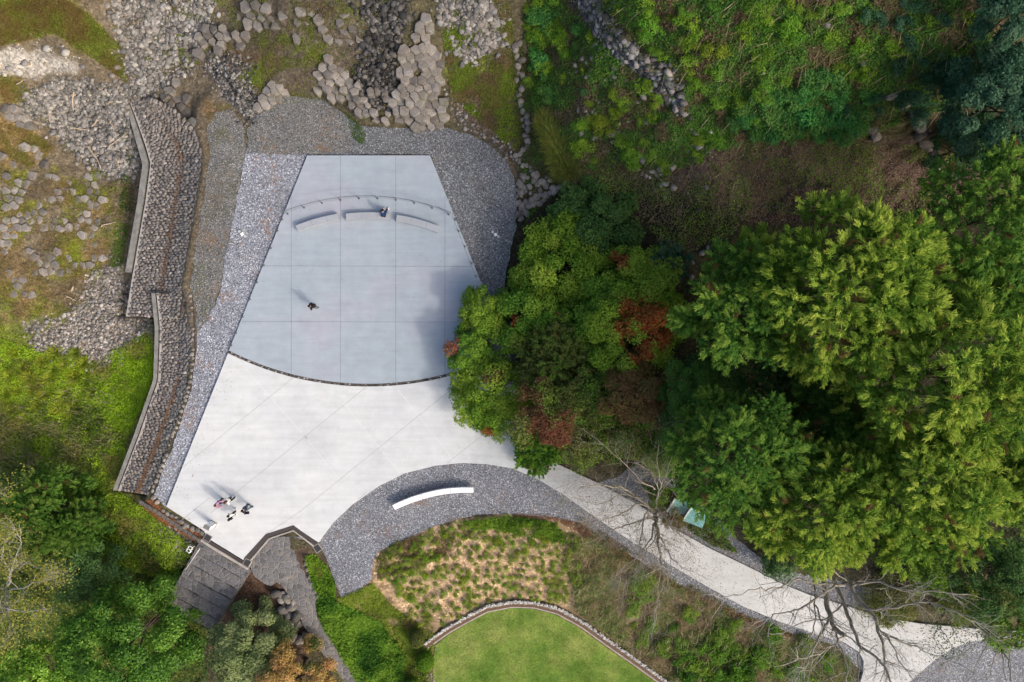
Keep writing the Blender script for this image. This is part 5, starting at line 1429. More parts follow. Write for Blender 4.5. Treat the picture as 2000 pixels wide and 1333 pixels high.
def bare_tree(label, limbs, seed, base, mat, depth=3, L=1.7, rad=.035, per=3, leafpal=None, nleaf=0, mat2=None, jig=.0, lsz=.09):
    """limbs: list of (points [(px,py,z)...], r0, r1)"""
    r = random.Random(seed); b = Vector(P(*base)); root = thing('bare_tree', b, label, 'tree')
    mb = MB(); tw = MB(); tips = []
    for pts, r0, r1 in limbs:
        p3 = [Vector(P(*q)) - b for q in pts]
        # smooth the polyline
        sm = []
        for i in range(len(p3) - 1):
            p0, p1, p2, p3_ = p3[max(i - 1, 0)], p3[i], p3[i + 1], p3[min(i + 2, len(p3) - 1)]
            for t in (0, .25, .5, .75):
                sm.append(0.5 * ((2 * p1) + (p2 - p0) * t + (2 * p0 - 5 * p1 + 4 * p2 - p3_) * t * t + (3 * p1 - p0 - 3 * p2 + p3_) * t ** 3) + Vector((r.gauss(0, .05), r.gauss(0, .05), r.gauss(0, .05))))
        sm.append(p3[-1]); n = len(sm)
        rads = [.68 * (r0 + (r1 - r0) * (i / (n - 1)) ** .8) for i in range(n)]
        mb.tube(sm, rads, 8)
        cum = 0
        for i in range(n // 4, n, 1):
            if r.random() < per / 3:
                d = (sm[min(i + 1, n - 1)] - sm[i - 1]).normalized()
                d = (d * .7 + Vector((r.gauss(0, .6), r.gauss(0, .6), r.gauss(0, .35)))).normalized()
                twigs(tw, sm[i], d, L * r.uniform(.6, 1.1), min(rad, rads[i] * .6), depth - 1, r, tips=tips)
        d = (sm[-1] - sm[-3]).normalized()
        for _ in range(2): twigs(tw, sm[-1], (d + Vector((r.gauss(0, .4), r.gauss(0, .4), r.gauss(0, .2)))).normalized(), L, min(rad, r1), depth - 1, r, tips=tips)
    mb.build('trunk', mat, root, True)
    tw.build('twigs', mat2 or mat, root, recalc=False)
    if nleaf and tips:
        rn = np.random.default_rng(seed); tp = np.array([tuple(t) for t in tips]); k_ = rn.integers(0, len(tp), nleaf)
        pos = tp[k_] + rn.normal(0, .28, (nleaf, 3)); nor = rdir(nleaf, rn)
        leaf_obj('leaves', [leaves(pos, np.cross(nor, rn.normal(size=(nleaf, 3))), nor, lsz * rn.uniform(.7, 1.3, nleaf), lsz * .7, pick(leafpal, nleaf, rn))], M['leaf'], root)
    return root

bare_tree('big leafless tree with mossy trunks reaching across the path at the lower right', [
    ([(1606, 1088, 0), (1609, 1120, 3), (1615, 1170, 5.5), (1622, 1205, 7), (1632, 1228, 8), (1652, 1242, 9)], .34, .18),
    ([(1606, 1088, 0), (1622, 1120, 2.5), (1650, 1178, 5), (1663, 1225, 7), (1680, 1262, 8.5), (1722, 1294, 10), (1745, 1340, 11)], .30, .08),
    ([(1606, 1088, 0), (1630, 1110, 2), (1660, 1140, 4), (1672, 1165, 5), (1708, 1205, 6.5), (1722, 1260, 8), (1728, 1310, 9)], .34, .08),
    ([(1660, 1140, 4), (1680, 1141, 5.5), (1720, 1138, 6.5), (1765, 1152, 7.5), (1800, 1154, 8), (1846, 1157, 8.5)], .16, .05),
    ([(1672, 1168, 5), (1690, 1187, 6), (1735, 1190, 7), (1772, 1178, 7.8), (1816, 1178, 8.4), (1850, 1190, 9), (1905, 1215, 9.6)], .16, .04),
    ([(1652, 1140, 4), (1632, 1145, 5), (1600, 1166, 6), (1560, 1190, 7), (1530, 1198, 7.4), (1500, 1206, 8)], .16, .05),
    ([(1625, 1140, 4.5), (1600, 1141, 5.5), (1560, 1130, 6.4), (1530, 1145, 7), (1500, 1152, 7.5), (1475, 1150, 8), (1420, 1166, 8.6)], .13, .035),
    ([(1708, 1205, 6.5), (1722, 1235, 7.4), (1750, 1250, 8), (1790, 1265, 8.6), (1845, 1288, 9.4)], .12, .035),
    ([(1650, 1178, 5), (1630, 1195, 6), (1610, 1208, 7), (1570, 1216, 7.8), (1525, 1236, 8.6), (1500, 1238, 9)], .10, .03),
    ([(1622, 1205, 7), (1612, 1222, 8), (1600, 1245, 9), (1585, 1275, 9.8), (1570, 1315, 10.6)], .14, .05),
    ([(1632, 1228, 8), (1640, 1260, 9), (1655, 1300, 10), (1650, 1345, 11)], .12, .04),
    ([(1652, 1242, 9), (1625, 1262, 9.8), (1590, 1280, 10.5), (1555, 1290, 11)], .10, .03),
    ([(1680, 1262, 8.5), (1676, 1290, 9.5), (1678, 1335, 10.5)], .10, .03),
    ([(1594, 1098, 0), (1590, 1140, 4), (1592, 1180, 6), (1588, 1235, 8)], .13, .05),
    ([(1592, 1180, 6), (1602, 1205, 7.2), (1604, 1240, 8.5), (1575, 1285, 9.6), (1560, 1320, 10)], .10, .04),
    ([(1722, 1235, 7.4), (1745, 1265, 8.4), (1762, 1300, 9.2), (1790, 1335, 10)], .09, .03),
    ([(1660, 1140, 4), (1632, 1120, 6), (1620, 1105, 7), (1604, 1095, 7.6)], .06, .02),
    ([(1735, 1190, 7), (1722, 1210, 8), (1724, 1190, 8.4), (1740, 1175, 8.8), (1728, 1150, 9.2)], .05, .02),
], 3, (1606, 1088, 0), M['bark_moss'], 3, 1.9, .035, 1.9, [(0.15, 0.11, 0.06), (0.21, 0.16, 0.10), (0.10, 0.10, 0.04)], 3500, M['bark_pale'], lsz=.08)

bare_tree('leafless tree with a haze of fine twigs over the middle of the path', [
    ([(1278, 1000, 0), (1281, 1015, 1.2), (1284, 1040, 3), (1287, 1075, 5), (1290, 1110, 6.5)], .30, .08),
    ([(1281, 1015, 1.2), (1268, 1010, 2), (1262, 1000, 2.5), (1255, 1030, 3.5), (1250, 1065, 5)], .16, .05),
    ([(1281, 1015, 1.2), (1276, 1030, 2.6), (1272, 1055, 4), (1240, 1090, 5.6), (1215, 1110, 6.4)], .14, .03),
    ([(1281, 1010, 1.2), (1240, 1020, 2.6), (1205, 1033, 3.8), (1178, 1045, 4.8)], .13, .03),
    ([(1278, 1000, 1), (1250, 985, 2.4), (1225, 998, 3.4), (1190, 1012, 4.4), (1160, 1012, 5)], .13, .03),
    ([(1278, 1000, 1), (1230, 960, 3), (1195, 950, 4), (1150, 949, 5), (1110, 945, 5.6)], .13, .025),
    ([(1255, 975, 2.4), (1215, 965, 3.4), (1175, 985, 4.4), (1130, 975, 5.4)], .09, .02),
    ([(1278, 1000, 1), (1285, 970, 2.4), (1292, 945, 3.4), (1303, 925, 4.2)], .10, .03),
    ([(1285, 970, 2.4), (1280, 940, 3.6), (1262, 915, 4.6), (1240, 905, 5.2)], .08, .02),
    ([(1280, 955, 3), (1250, 938, 4.2), (1215, 900, 5.4), (1180, 870, 6)], .08, .02),
    ([(1292, 945, 3.4), (1284, 910, 4.6), (1285, 870, 5.6), (1290, 850, 6)], .06, .02),
    ([(1281, 1015, 1.2), (1296, 1005, 2.4), (1312, 1030, 3.6), (1340, 1055, 4.8)], .10, .025),
    ([(1284, 1040, 3), (1300, 1070, 4.4), (1325, 1105, 5.6), (1345, 1115, 6)], .08, .02),
    ([(1284, 1040, 3), (1265, 1075, 4.4), (1250, 1110, 5.6), (1225, 1135, 6.2)], .08, .02),
    ([(1287, 1075, 5), (1300, 1110, 6), (1290, 1150, 7), (1280, 1190, 7.6)], .06, .02),
], 8, (1278, 1000, 0), M['bark_moss'], 4, 1.9, .026, 2.8, [(0.15, 0.11, 0.06), (0.21, 0.16, 0.10), (0.10, 0.10, 0.04)], 16000, M['bark_pale'], lsz=.07)

bare_tree('small leafless tree with thin dark stems at the lower right corner', [
    ([(1937, 1222, 0), (1945, 1250, 2), (1955, 1265, 3), (1970, 1300, 4.5), (1975, 1345, 5.5)], .16, .05),
    ([(1937, 1222, 0), (1928, 1255, 2.4), (1912, 1290, 4), (1898, 1312, 5)], .08, .02),
    ([(1937, 1222, 0), (1946, 1255, 2.4), (1938, 1300, 4.2), (1930, 1335, 5)], .08, .02),
    ([(1968, 1222, 0), (1970, 1260, 2.4), (1974, 1300, 4.2), (1980, 1340, 5)], .07, .02),
    ([(1955, 1265, 3), (1960, 1300, 4.2), (1966, 1340, 5.4)], .07, .02),
], 9, (1937, 1222, 0), M['bark_moss'], 2, 1.2, .02, 1.2, OLV, 200, M['bark_pale'])
bare_tree('thin bare branches with dark leaf sprays hanging over the path bend', [
    ([(1848, 1180, 0), (1842, 1200, 1.5), (1835, 1225, 3), (1850, 1245, 4), (1860, 1262, 4.6)], .07, .02),
    ([(1842, 1200, 1.5), (1862, 1225, 3), (1852, 1250, 4.4)], .05, .02),
    ([(1842, 1200, 1.5), (1825, 1235, 3.4), (1828, 1258, 4.2)], .05, .015),
    ([(1862, 1225, 3), (1890, 1235, 4), (1915, 1240, 4.6)], .04, .015),
], 10, (1848, 1180, 0), M['bark'], 3, .9, .015, 1.6, DKG, 900, M['bark'], lsz=.13)
bare_tree('pale barked tree losing its yellow leaves at the left edge', [
    ([(20, 1130, -4.5), (14, 1150, -1), (8, 1180, 1), (5, 1200, 2)], .26, .10),
    ([(14, 1150, -1), (20, 1115, 1), (35, 1080, 2.6), (40, 1055, 3.4), (30, 1035, 4)], .14, .03),
    ([(14, 1150, -1), (40, 1150, 1), (70, 1140, 2.6), (98, 1132, 3.6)], .13, .03),
    ([(14, 1150, -1), (25, 1110, 1), (55, 1098, 2.6), (80, 1115, 3.8), (100, 1118, 4.2)], .12, .03),
    ([(8, 1180, 1), (25, 1190, 2.6), (55, 1195, 3.8), (80, 1190, 4.4)], .10, .025),
    ([(8, 1180, 1), (20, 1215, 2.8), (25, 1235, 3.8)], .10, .025),
    ([(20, 1115, 1), (5, 1085, 2.8), (10, 1060, 3.8)], .09, .02),
    ([(5, 1000, 0), (15, 975, 2), (-5, 960, 3)], .05, .02),
], 12, (20, 1130, -4.5), M['bark_pale'], 4, 1.4, .03, 2.2, [(0.16, 0.19, 0.03), (0.24, 0.25, 0.04), (0.26, 0.22, 0.07)], 3600, M['bark_pale'], lsz=.16)

# ------------------------------------------------------------------ small plants: shared meshes, each plant its own object
def plant_mesh(seed, pal, n=260, R=.4, h=.45, leaf=.11, w=.6):
    r = np.random.default_rng(seed)
    cc = np.stack([r.normal(0, R * .45, 7), r.normal(0, R * .45, 7), r.uniform(.3, .8, 7) * h], -1); rc = R * r.uniform(.4, .65, 7)
    parts = [foliage_broad(cc, rc, r, n, pal, leaf, None, .7)]
    V = np.concatenate([a.reshape(-1, 3) for a, b in parts]); Cc = np.concatenate([b.reshape(-1, 3) for a, b in parts])
    V[:, 2] = np.maximum(V[:, 2], .01)
    me_ = mesh_np('shrub', V, np.arange(len(V)).reshape(-1, 4), Cc); me_.materials.append(M['leaf_var'])
    return me_
def tuft_mesh(seed, pal, n=160, R=.6, h=.5, w=.035):
    r = np.random.default_rng(seed); th = r.uniform(0, 6.283, n)
    a = np.stack([np.cos(th), np.sin(th), r.uniform(.35, 1.3, n)], -1)
    pos = np.stack([np.cos(th) * .06, np.sin(th) * .06, np.zeros(n)], -1) + r.normal(0, .05, (n, 3)) * np.array((1, 1, 0))
    nor = nrm(np.array((0, 0, 1.0)) + r.normal(0, .4, (n, 3)))
    V, Cc = leaves(pos, a, nor, R * r.uniform(.6, 1.15, n), w, pick(pal, n, r), .12)
    V = V.reshape(-1, 3); Cc = Cc.reshape(-1, 3)
    me_ = mesh_np('tuft', V, np.arange(len(V)).reshape(-1, 4), Cc); me_.materials.append(M['leaf_var'])
    return me_
def place(name, mesh, px, py, s, label, cat, group, r, sz=1.0):
    a = G1(px, py); o = link(name, mesh); o.location = a; o.rotation_euler = (0, 0, r.uniform(0, 6.28)); o.scale = (s, s, s * sz)
    return tag(o, label, cat, group)

PL = [plant_mesh(s, [(0.06, 0.11, 0.014), (0.115, 0.18, 0.02), (0.19, 0.26, 0.028)], 320, .36, .40, .09) for s in range(5)]
r = random.Random(4)
BED = [(736, 1120), (742, 1085), (775, 1060), (880, 1022), (985, 1010), (1085, 1020), (1130, 1060), (1135, 1120), (1120, 1180), (1060, 1172), (1000, 1168), (940, 1180), (870, 1218), (835, 1228), (790, 1200), (760, 1150)]
bed_spots = []
for row in range(19):
    for k_ in range(40):
        # rows of plants curving with the bank
        x = 730 + k_ * 12.6 + (row % 2) * 6.3; y = 1002 + row * 12.4 + 0.00045 * (x - 960) ** 2
        x += r.uniform(-4, 4); y += r.uniform(-4, 4)
        if not inpoly(np.array([x]), np.array([y]), BED)[0]: continue
        if r.random() < .12: continue
        bed_spots.append((x, y))
r.shuffle(bed_spots)
for x, y in bed_spots[:296]:
    big = fbm(np.array([x / 40.]), np.array([y / 30.]), 6)[0]
    place('small_shrub', PL[r.randrange(5)], x, y, r.uniform(.6, .92) * (.5 + .72 * big), 'small green shrub planted in rows on the sandy bank', 'shrub', 'shrubs planted on the sandy bank', r)

PAL_SETS = [GRN, BRT, [(0.02, 0.075, 0.022), (0.04, 0.13, 0.032), (0.085, 0.20, 0.042)], [(0.07, 0.12, 0.012), (0.13, 0.20, 0.02), (0.19, 0.26, 0.03)], [(0.015, 0.045, 0.025), (0.03, 0.08, 0.04), (0.05, 0.11, 0.055)]]
SH = [[plant_mesh(100 + 7 * i + j, pal, 1000, .8, .8, .135) for j in range(2)] for i, pal in enumerate(PAL_SETS)]
HILL = [(1030, 0), (1110, 0), (1150, 60), (1200, 110), (1270, 160), (1330, 210), (1350, 160), (1260, 100), (1190, 30), (1170, 0), (1960, 0), (1940, 80), (1890, 200), (1800, 230), (1660, 275), (1480, 270), (1400, 300), (1330, 330), (1180, 340), (1060, 300), (1035, 180)]
q = sample_poly(HILL, 190, 41)
lab = ['mid green shrub on the steep hillside', 'bright green shrub on the steep hillside', 'emerald green shrub on the steep hillside', 'lime green shrub on the steep hillside', 'dark teal shrub on the steep hillside']
for i, (x, y) in enumerate(q):
    t = fbm(np.array([x / 90.]), np.array([y / 90.]), 15)[0] + r.uniform(-.12, .12)
    if fbm(np.array([x / 45.]), np.array([y / 45.]), 3)[0] < .36: continue
    k_ = 4 if x > 1650 and t < .48 else (2 if (y > 170 and x > 1450 and r.random() < .7) else (3 if t > .56 and r.random() < .6 else (1 if t > .45 else 0)))
    if x < 1150 and r.random() < .5: k_ = 2
    place('shrub', SH[k_][i % 2], x, y, r.uniform(.35, .85), lab[k_], 'shrub', lab[k_].replace(' shrub', ' shrubs', 1), r, .8)
for (x, y, s, k_) in [(1645, 262, 1.5, 2), (1560, 225, 1.5, 2), (1590, 240, 1.4, 2), (1530, 250, 1.4, 2), (1620, 235, 1.4, 2), (1500, 215, 1.2, 2), (1060, 35, 1.3, 2), (1075, 55, 1.2, 2), (1040, 30, 1.0, 2), (1055, 120, 1.1, 2)]:
    place('shrub', SH[k_][0], x, y, s, lab[k_], 'shrub', lab[k_].replace(' shrub', ' shrubs', 1), r, .8)

r2 = random.Random(91)
EM = sample_poly([(1440, 190), (1540, 150), (1660, 150), (1720, 210), (1660, 272), (1480, 265), (1420, 240)], 46, 611)
for i, (x, y) in enumerate(EM): place('shrub', SH[2][i % 2], x, y, r2.uniform(.6, 1.15), lab[2], 'shrub', lab[2].replace(' shrub', ' shrubs', 1), r2, .8)
EM = sample_poly([(1025, 0), (1105, 0), (1125, 60), (1085, 110), (1075, 200), (1040, 200), (1030, 90)], 26, 612)
for i, (x, y) in enumerate(EM): place('shrub', SH[1 if i % 3 else 2][i % 2], x, y, r2.uniform(.5, .95), lab[1 if i % 3 else 2], 'shrub', lab[1 if i % 3 else 2].replace(' shrub', ' shrubs', 1), r2, .8)
EM = sample_poly([(1880, 110), (1990, 90), (2000, 330), (1850, 260), (1740, 190)], 34, 613)
for i, (x, y) in enumerate(EM): place('shrub', SH[4][i % 2], x, y, r2.uniform(.6, 1.2), lab[4], 'shrub', lab[4].replace(' shrub', ' shrubs', 1), r2, .8)
EM = sample_poly([(1180, 1090), (1300, 1150), (1460, 1215), (1620, 1275), (1650, 1333), (1340, 1333), (1230, 1240)], 46, 614)
for i, (x, y) in enumerate(EM): place('shrub', SH[0][i % 2], x, y, r2.uniform(.35, .95), 'green scrub bush in the brush on the bank between lawn and path', 'shrub', 'scrub bushes on the bank', r2, .7)
TU = [tuft_mesh(s, [(0.11, 0.14, 0.015), (0.17, 0.21, 0.02), (0.24, 0.27, 0.035)], 170, .75, .5, .04) for s in range(3)]
for (x, y) in [(30, 690), (45, 720), (85, 705), (110, 690), (62, 760), (100, 740), (148, 735), (165, 710), (130, 770), (75, 790), (35, 760), (150, 690), (118, 795), (170, 745), (20, 735), (90, 770), (140, 800), (60, 735), (25, 800), (108, 722), (128, 712), (180, 770), (55, 810), (12, 770)]:
    place('grass_tuft', TU[r.randrange(3)], x, y, r.uniform(.7, 1.25), 'yellow green grass tuft with arching blades below the rubble at the left', 'grass tuft', 'grass tufts at the left', r)
TU2 = [tuft_mesh(20 + s, [(0.075, 0.10, 0.02), (0.12, 0.15, 0.03), (0.17, 0.18, 0.05)], 300, 1.3, .9, .035) for s in range(2)]
for (x, y) in [(1062, 235), (1072, 250), (1068, 268), (1080, 280), (1088, 296), (1075, 300), (1096, 312), (1084, 318), (1104, 326), (1112, 336), (1095, 338), (1062, 250), (1078, 262)]:
    place('grass_tussock', TU2[r.randrange(2)], x, y, r.uniform(.8, 1.2), 'arching olive grass tussock on the slope edge right of the boulder line', 'grass tussock', 'grass tussocks on the slope edge', r)

# ------------------------------------------------------------------ ground cover that nobody could count
def cover(name, label, poly, n, pal, size, hmax, seed, thr=None, sc=.03, upright=.5, W=.55, toned=True, mat='leaf'):
    r_ = np.random.default_rng(seed); q = sample_poly(poly, n, seed, thr, sc); p = G(q[:, 0], q[:, 1]); m = len(p)
    hk = fbm(q[:, 0] / 22, q[:, 1] / 22, seed + 3)
    p[:, 2] += hmax * r_.random(m) * np.clip(hk * 1.8 - .35, .05, 1)
    nor = nrm(r_.normal(0, upright, (m, 3)) + np.array((0, 0, 1.0))); ax = np.cross(nor, r_.normal(size=(m, 3))) + np.array((0, 0, .25 * upright))
    t = fbm(q[:, 0] / 38, q[:, 1] / 38, seed + 9, 4) if toned else None
    if toned: t = np.clip((t - .5) * 2.4 + .5, 0, 1)
    s = size * r_.uniform(.6, 1.4, m)
    o = leaf_obj(name, [leaves(p, ax, nor, s, s * W, pick(pal, m, r_, t), .05)], M[mat])
    return tag(o, label, name.replace('_', ' '), kind='stuff')

cover('undergrowth', 'mixed green undergrowth covering the steep hillside', HILL, 120000, [(0.16, 0.115, 0.075), (0.12, 0.11, 0.045), (0.08, 0.115, 0.034), (0.06, 0.14, 0.03), (0.11, 0.20, 0.03), (0.045, 0.165, 0.042), (0.13, 0.22, 0.035)], .15, .4, 101, .26)
cover('undergrowth', 'thin weeds over the lower hillside and the shaded slope', [(1100, 330), (1330, 330), (1480, 270), (1900, 290), (1850, 420), (1500, 420), (1330, 500), (1230, 420)], 20000, [(0.18, 0.14, 0.09), (0.13, 0.14, 0.05), (0.115, 0.19, 0.035), (0.15, 0.23, 0.045)], .13, .25, 102, .34)
cover('leaf_litter', 'brown leaf litter in the shaded hollow under the hillside', [(1400, 290), (1900, 285), (1880, 400), (1500, 440), (1380, 420)], 26000, [(0.07, 0.048, 0.04), (0.15, 0.10, 0.085), (0.28, 0.195, 0.165)], .11, .05, 103, None, upright=.45, toned=False)
cover('moss', 'ochre and green moss on the upper left slope', [(0, 0), (130, 0), (175, 30), (245, 100), (252, 165), (190, 120), (110, 68), (0, 92)], 16000, [(0.13, 0.09, 0.035), (0.15, 0.125, 0.03), (0.11, 0.14, 0.022), (0.17, 0.22, 0.03)], .11, .42, 104, .28)
cover('moss', 'orange moss between the stone rows at the left edge', [(0, 145), (40, 150), (70, 195), (0, 205), (0, 240), (60, 255), (110, 290), (60, 330), (0, 300)], 6000, [(0.22, 0.14, 0.06), (0.18, 0.14, 0.045), (0.14, 0.15, 0.03)], .10, .25, 105, .36)
cover('moss', 'green and ochre moss around the half buried basalt blocks', [(0, 320), (190, 330), (250, 360), (240, 500), (190, 560), (120, 640), (0, 680)], 17000, [(0.20, 0.135, 0.07), (0.15, 0.13, 0.05), (0.13, 0.16, 0.025), (0.21, 0.27, 0.025)], .10, .25, 106, .45)
cover('grass', 'green grass and weeds on the slope left of the lower revetment', [(0, 660), (90, 690), (200, 700), (285, 650), (300, 700), (292, 760), (250, 860), (222, 950), (270, 985), (390, 1075), (370, 1140), (200, 1100), (60, 920), (0, 900)], 60000, [(0.22, 0.19, 0.06), (0.14, 0.22, 0.022), (0.20, 0.31, 0.022), (0.29, 0.40, 0.03)], .15, .5, 107, .25, upright=.7, W=.4)
cover('grass', 'vivid moss green carpet at the foot of the lower revetment', [(230, 690), (290, 660), (300, 700), (292, 760), (250, 850), (190, 810), (200, 730)], 20000, [(0.15, 0.26, 0.012), (0.22, 0.36, 0.014), (0.28, 0.42, 0.02)], .10, .2, 108)
cover('undergrowth', 'tall dark weeds on the lower left slope', [(0, 800), (120, 780), (200, 800), (230, 850), (200, 930), (100, 930), (0, 920)], 9000, [(0.05, 0.08, 0.018), (0.08, 0.12, 0.022), (0.13, 0.15, 0.05), (0.17, 0.16, 0.075)], .24, .6, 109, .3, upright=.8, W=.3)
cover('undergrowth', 'dark undergrowth beneath the lower left trees', [(0, 900), (200, 1000), (380, 1120), (420, 1200), (400, 1400), (0, 1400)], 16000, DKG, .2, .4, 110)
cover('hedge', 'dense green ground cover bank along the right of the stone path', [(612, 1170), (630, 1150), (660, 1175), (740, 1210), (790, 1280), (790, 1345), (705, 1345), (665, 1275), (630, 1220)], 20000, [(0.025, 0.075, 0.012), (0.055, 0.14, 0.016), (0.10, 0.20, 0.022), (0.15, 0.25, 0.03)], .15, .55, 111)
cover('hedge', 'bright green planting between the stone path and the gravel tip', [(598, 1085), (618, 1085), (640, 1110), (655, 1140), (655, 1168), (625, 1165), (606, 1125)], 5000, [(0.05, 0.12, 0.012), (0.11, 0.21, 0.018), (0.17, 0.27, 0.025), (0.15, 0.12, 0.05)], .14, .45, 112)
cover('grass', 'light green weedy grass between the ground cover and the lawn', [(660, 1170), (730, 1140), (760, 1180), (850, 1240), (830, 1345), (780, 1345), (790, 1280), (740, 1215)], 17000, [(0.16, 0.12, 0.05), (0.10, 0.14, 0.02), (0.14, 0.20, 0.025), (0.19, 0.24, 0.035)], .13, .2, 113, .33)
cover('undergrowth', 'leafy green strip along the top of the sandy bank', [(890, 1020), (1000, 1006), (1085, 1022), (1110, 1060), (1040, 1050), (960, 1032), (900, 1040)], 5000, [(0.05, 0.11, 0.012), (0.10, 0.19, 0.018), (0.17, 0.26, 0.03)], .13, .4, 114, .35)
cover('dry_brush', 'brownish dry brush on the left end of the sandy bank', [(735, 1090), (775, 1058), (880, 1028), (930, 1040), (860, 1090), (780, 1120), (740, 1130)], 5200, [(0.16, 0.115, 0.06), (0.11, 0.10, 0.045), (0.10, 0.14, 0.025)], .13, .35, 115, .40)
cover('dry_brush', 'olive brown twiggy brush covering the bank between lawn and path', [(1085, 1030), (1180, 1060), (1300, 1130), (1440, 1205), (1540, 1250), (1660, 1280), (1680, 1345), (1330, 1345), (1220, 1265), (1130, 1200), (1110, 1120)], 42000, [(0.20, 0.145, 0.09), (0.16, 0.145, 0.065), (0.105, 0.155, 0.035), (0.09, 0.175, 0.03), (0.16, 0.18, 0.065)], .13, .4, 116, .30, upright=.7, W=.4)
cover('undergrowth', 'green leafy patch at the bottom edge between lawn and path', [(1310, 1290), (1380, 1250), (1470, 1280), (1470, 1345), (1340, 1345)], 9000, [(0.03, 0.08, 0.012), (0.06, 0.14, 0.018), (0.10, 0.20, 0.022)], .17, .8, 117, .35)
cover('undergrowth', 'weeds on the verge between the shed and the path', [(1280, 990), (1310, 1000), (1345, 1035), (1390, 1065), (1440, 1080), (1400, 1020), (1330, 960), (1250, 940)], 6000, OLV + GRN, .14, .3, 118, .35)
cover('moss', 'green moss among the basalt at the top of the photo', [(400, 90), (520, 60), (640, 85), (700, 20), (560, 0), (640, 130), (560, 135), (535, 150), (505, 190), (470, 170)], 7000, [(0.17, 0.12, 0.08), (0.13, 0.10, 0.055), (0.10, 0.11, 0.03), (0.12, 0.17, 0.02)], .10, .12, 119, .47)
cover('moss', 'moss and weeds right of the dense outcrop', [(865, 60), (1000, 40), (1020, 200), (1015, 310), (960, 255), (880, 190)], 14000, [(0.15, 0.10, 0.055), (0.11, 0.12, 0.03), (0.11, 0.17, 0.022), (0.15, 0.22, 0.022)], .12, .2, 120, .36)
cover('undergrowth', 'green weeds among the boulders right of the gravel', [(1000, 100), (1045, 60), (1060, 240), (1075, 330), (1100, 370), (1030, 430), (1015, 330)], 5000, [(0.08, 0.065, 0.03), (0.05, 0.10, 0.02), (0.07, 0.15, 0.025)], .14, .3, 121, .42)
cover('undergrowth', 'dark growth hidden beneath the tall evergreens', [(1020, 400), (1350, 560), (1420, 440), (2000, 460), (2000, 1120), (1500, 1060), (1340, 960), (1040, 840)], 9000, DKG, .22, .5, 122)
cover('grass', 'short blades of the mown lawn', [(848, 1345), (850, 1270), (880, 1243), (950, 1203), (1000, 1194), (1040, 1196), (1080, 1206), (1130, 1232), (1180, 1268), (1290, 1345)], 26000, [(0.085, 0.15, 0.022), (0.13, 0.20, 0.03), (0.19, 0.24, 0.05)], .09, .03, 123, None, upright=.8, W=.3)
cover('grass', 'weeds growing in the dull gravel beside the upper revetment', [(405, 260), (470, 250), (480, 300), (440, 470), (420, 600), (385, 640), (380, 560), (402, 420)], 2600, [(0.14, 0.10, 0.04), (0.12, 0.12, 0.03), (0.09, 0.13, 0.02)], .08, .06, 124, .5)
cover('grass', 'green weeds in the gravel under the middle ridge of blocks', [(676, 220), (696, 238), (716, 262), (708, 285), (690, 270)], 900, [(0.05, 0.10, 0.02), (0.08, 0.14, 0.025)], .1, .15, 125)
cover('fallen_leaves', 'orange fallen leaves heaped behind the dark block wall', [(284, 978), (300, 976), (322, 996), (356, 1022), (400, 1048), (392, 1064), (345, 1038), (300, 1012), (272, 984)], 4200, [(0.26, 0.11, 0.05), (0.34, 0.16, 0.075), (0.20, 0.085, 0.045)], .09, .06, 126, None, upright=.4, toned=False)
cover('fallen_leaves', 'russet fallen leaves along the top rim of the sandy bank', [(1000, 1003), (1060, 1003), (1130, 1020), (1190, 1058), (1250, 1098), (1320, 1140), (1400, 1180), (1560, 1242), (1560, 1250), (1400, 1196), (1300, 1140), (1180, 1070), (1090, 1018), (1000, 1012)], 5200, [(0.12, 0.055, 0.035), (0.18, 0.09, 0.055), (0.24, 0.14, 0.085)], .10, .12, 127, None, upright=.5, toned=False)
cover('fallen_leaves', 'brown fallen leaves between stair and stone path', [(480, 1115), (510, 1100), (545, 1140), (530, 1190), (470, 1170), (450, 1180)], 1800, [(0.10, 0.06, 0.04), (0.17, 0.085, 0.05), (0.22, 0.12, 0.075)], .09, .05, 128, None, upright=.4, toned=False)
# leaves lying in the gutter and the crease of the revetments
def lying(label, pts, n, pal, size):
    r_ = np.random.default_rng(n); nor = nrm(r_.normal(0, .35, (n, 3)) + np.array((0, 0, 1)))
    o = leaf_obj('fallen_leaves', [leaves(pts, np.cross(nor, r_.normal(size=(n, 3))), nor, size * r_.uniform(.6, 1.4, n), size * .6, pick(pal, n, r_))], M['leaf'])
    tag(o, label, 'fallen leaves', kind='stuff')
for sf, u_, v_, lab_ in ((surf1, q1, v1, 'tan leaves caught in the crease of the upper revetment'), (surf2, q2, v2 * .6 + .4, 'orange leaves caught in the crease of the lower revetment')):
    p = sf(u_, v_); p[:, 2] += .10; lying(lab_, p, len(p), [(0.22, 0.125, 0.065), (0.30, 0.18, 0.10), (0.15, 0.085, 0.05)], .085)
vg = rng.uniform(.35, 1, 1500); p = surf2(rng.uniform(.088, .122, 1500), vg); p[:, 2] -= .12
lying('red brown leaves filling the gutter of the lower revetment', p, 1500, [(0.12, 0.045, 0.03), (0.18, 0.075, 0.045)], .09)

# ------------------------------------------------------------------ people
def skin_mesh(name, nodes, edges, mat, parent, root=0, sub=2):
    """one continuous skinned surface grown over a joint skeleton; nodes: (x,y,z,rx,ry)"""
    me_ = bpy.data.meshes.new(name)
    me_.from_pydata([n[:3] for n in nodes], edges, []); me_.update()
    o = link(name, me_, mat, parent)
    md = o.modifiers.new('skin', 'SKIN'); md.use_smooth_shade = True
    sv = me_.skin_vertices[0].data
    for i, n in enumerate(nodes):
        sv[i].radius = (n[3], n[4] if len(n) > 4 else n[3]); sv[i].use_root = (i == root)
    sb = o.modifiers.new('sub', 'SUBSURF'); sb.levels = sub; sb.render_levels = sub
    return o

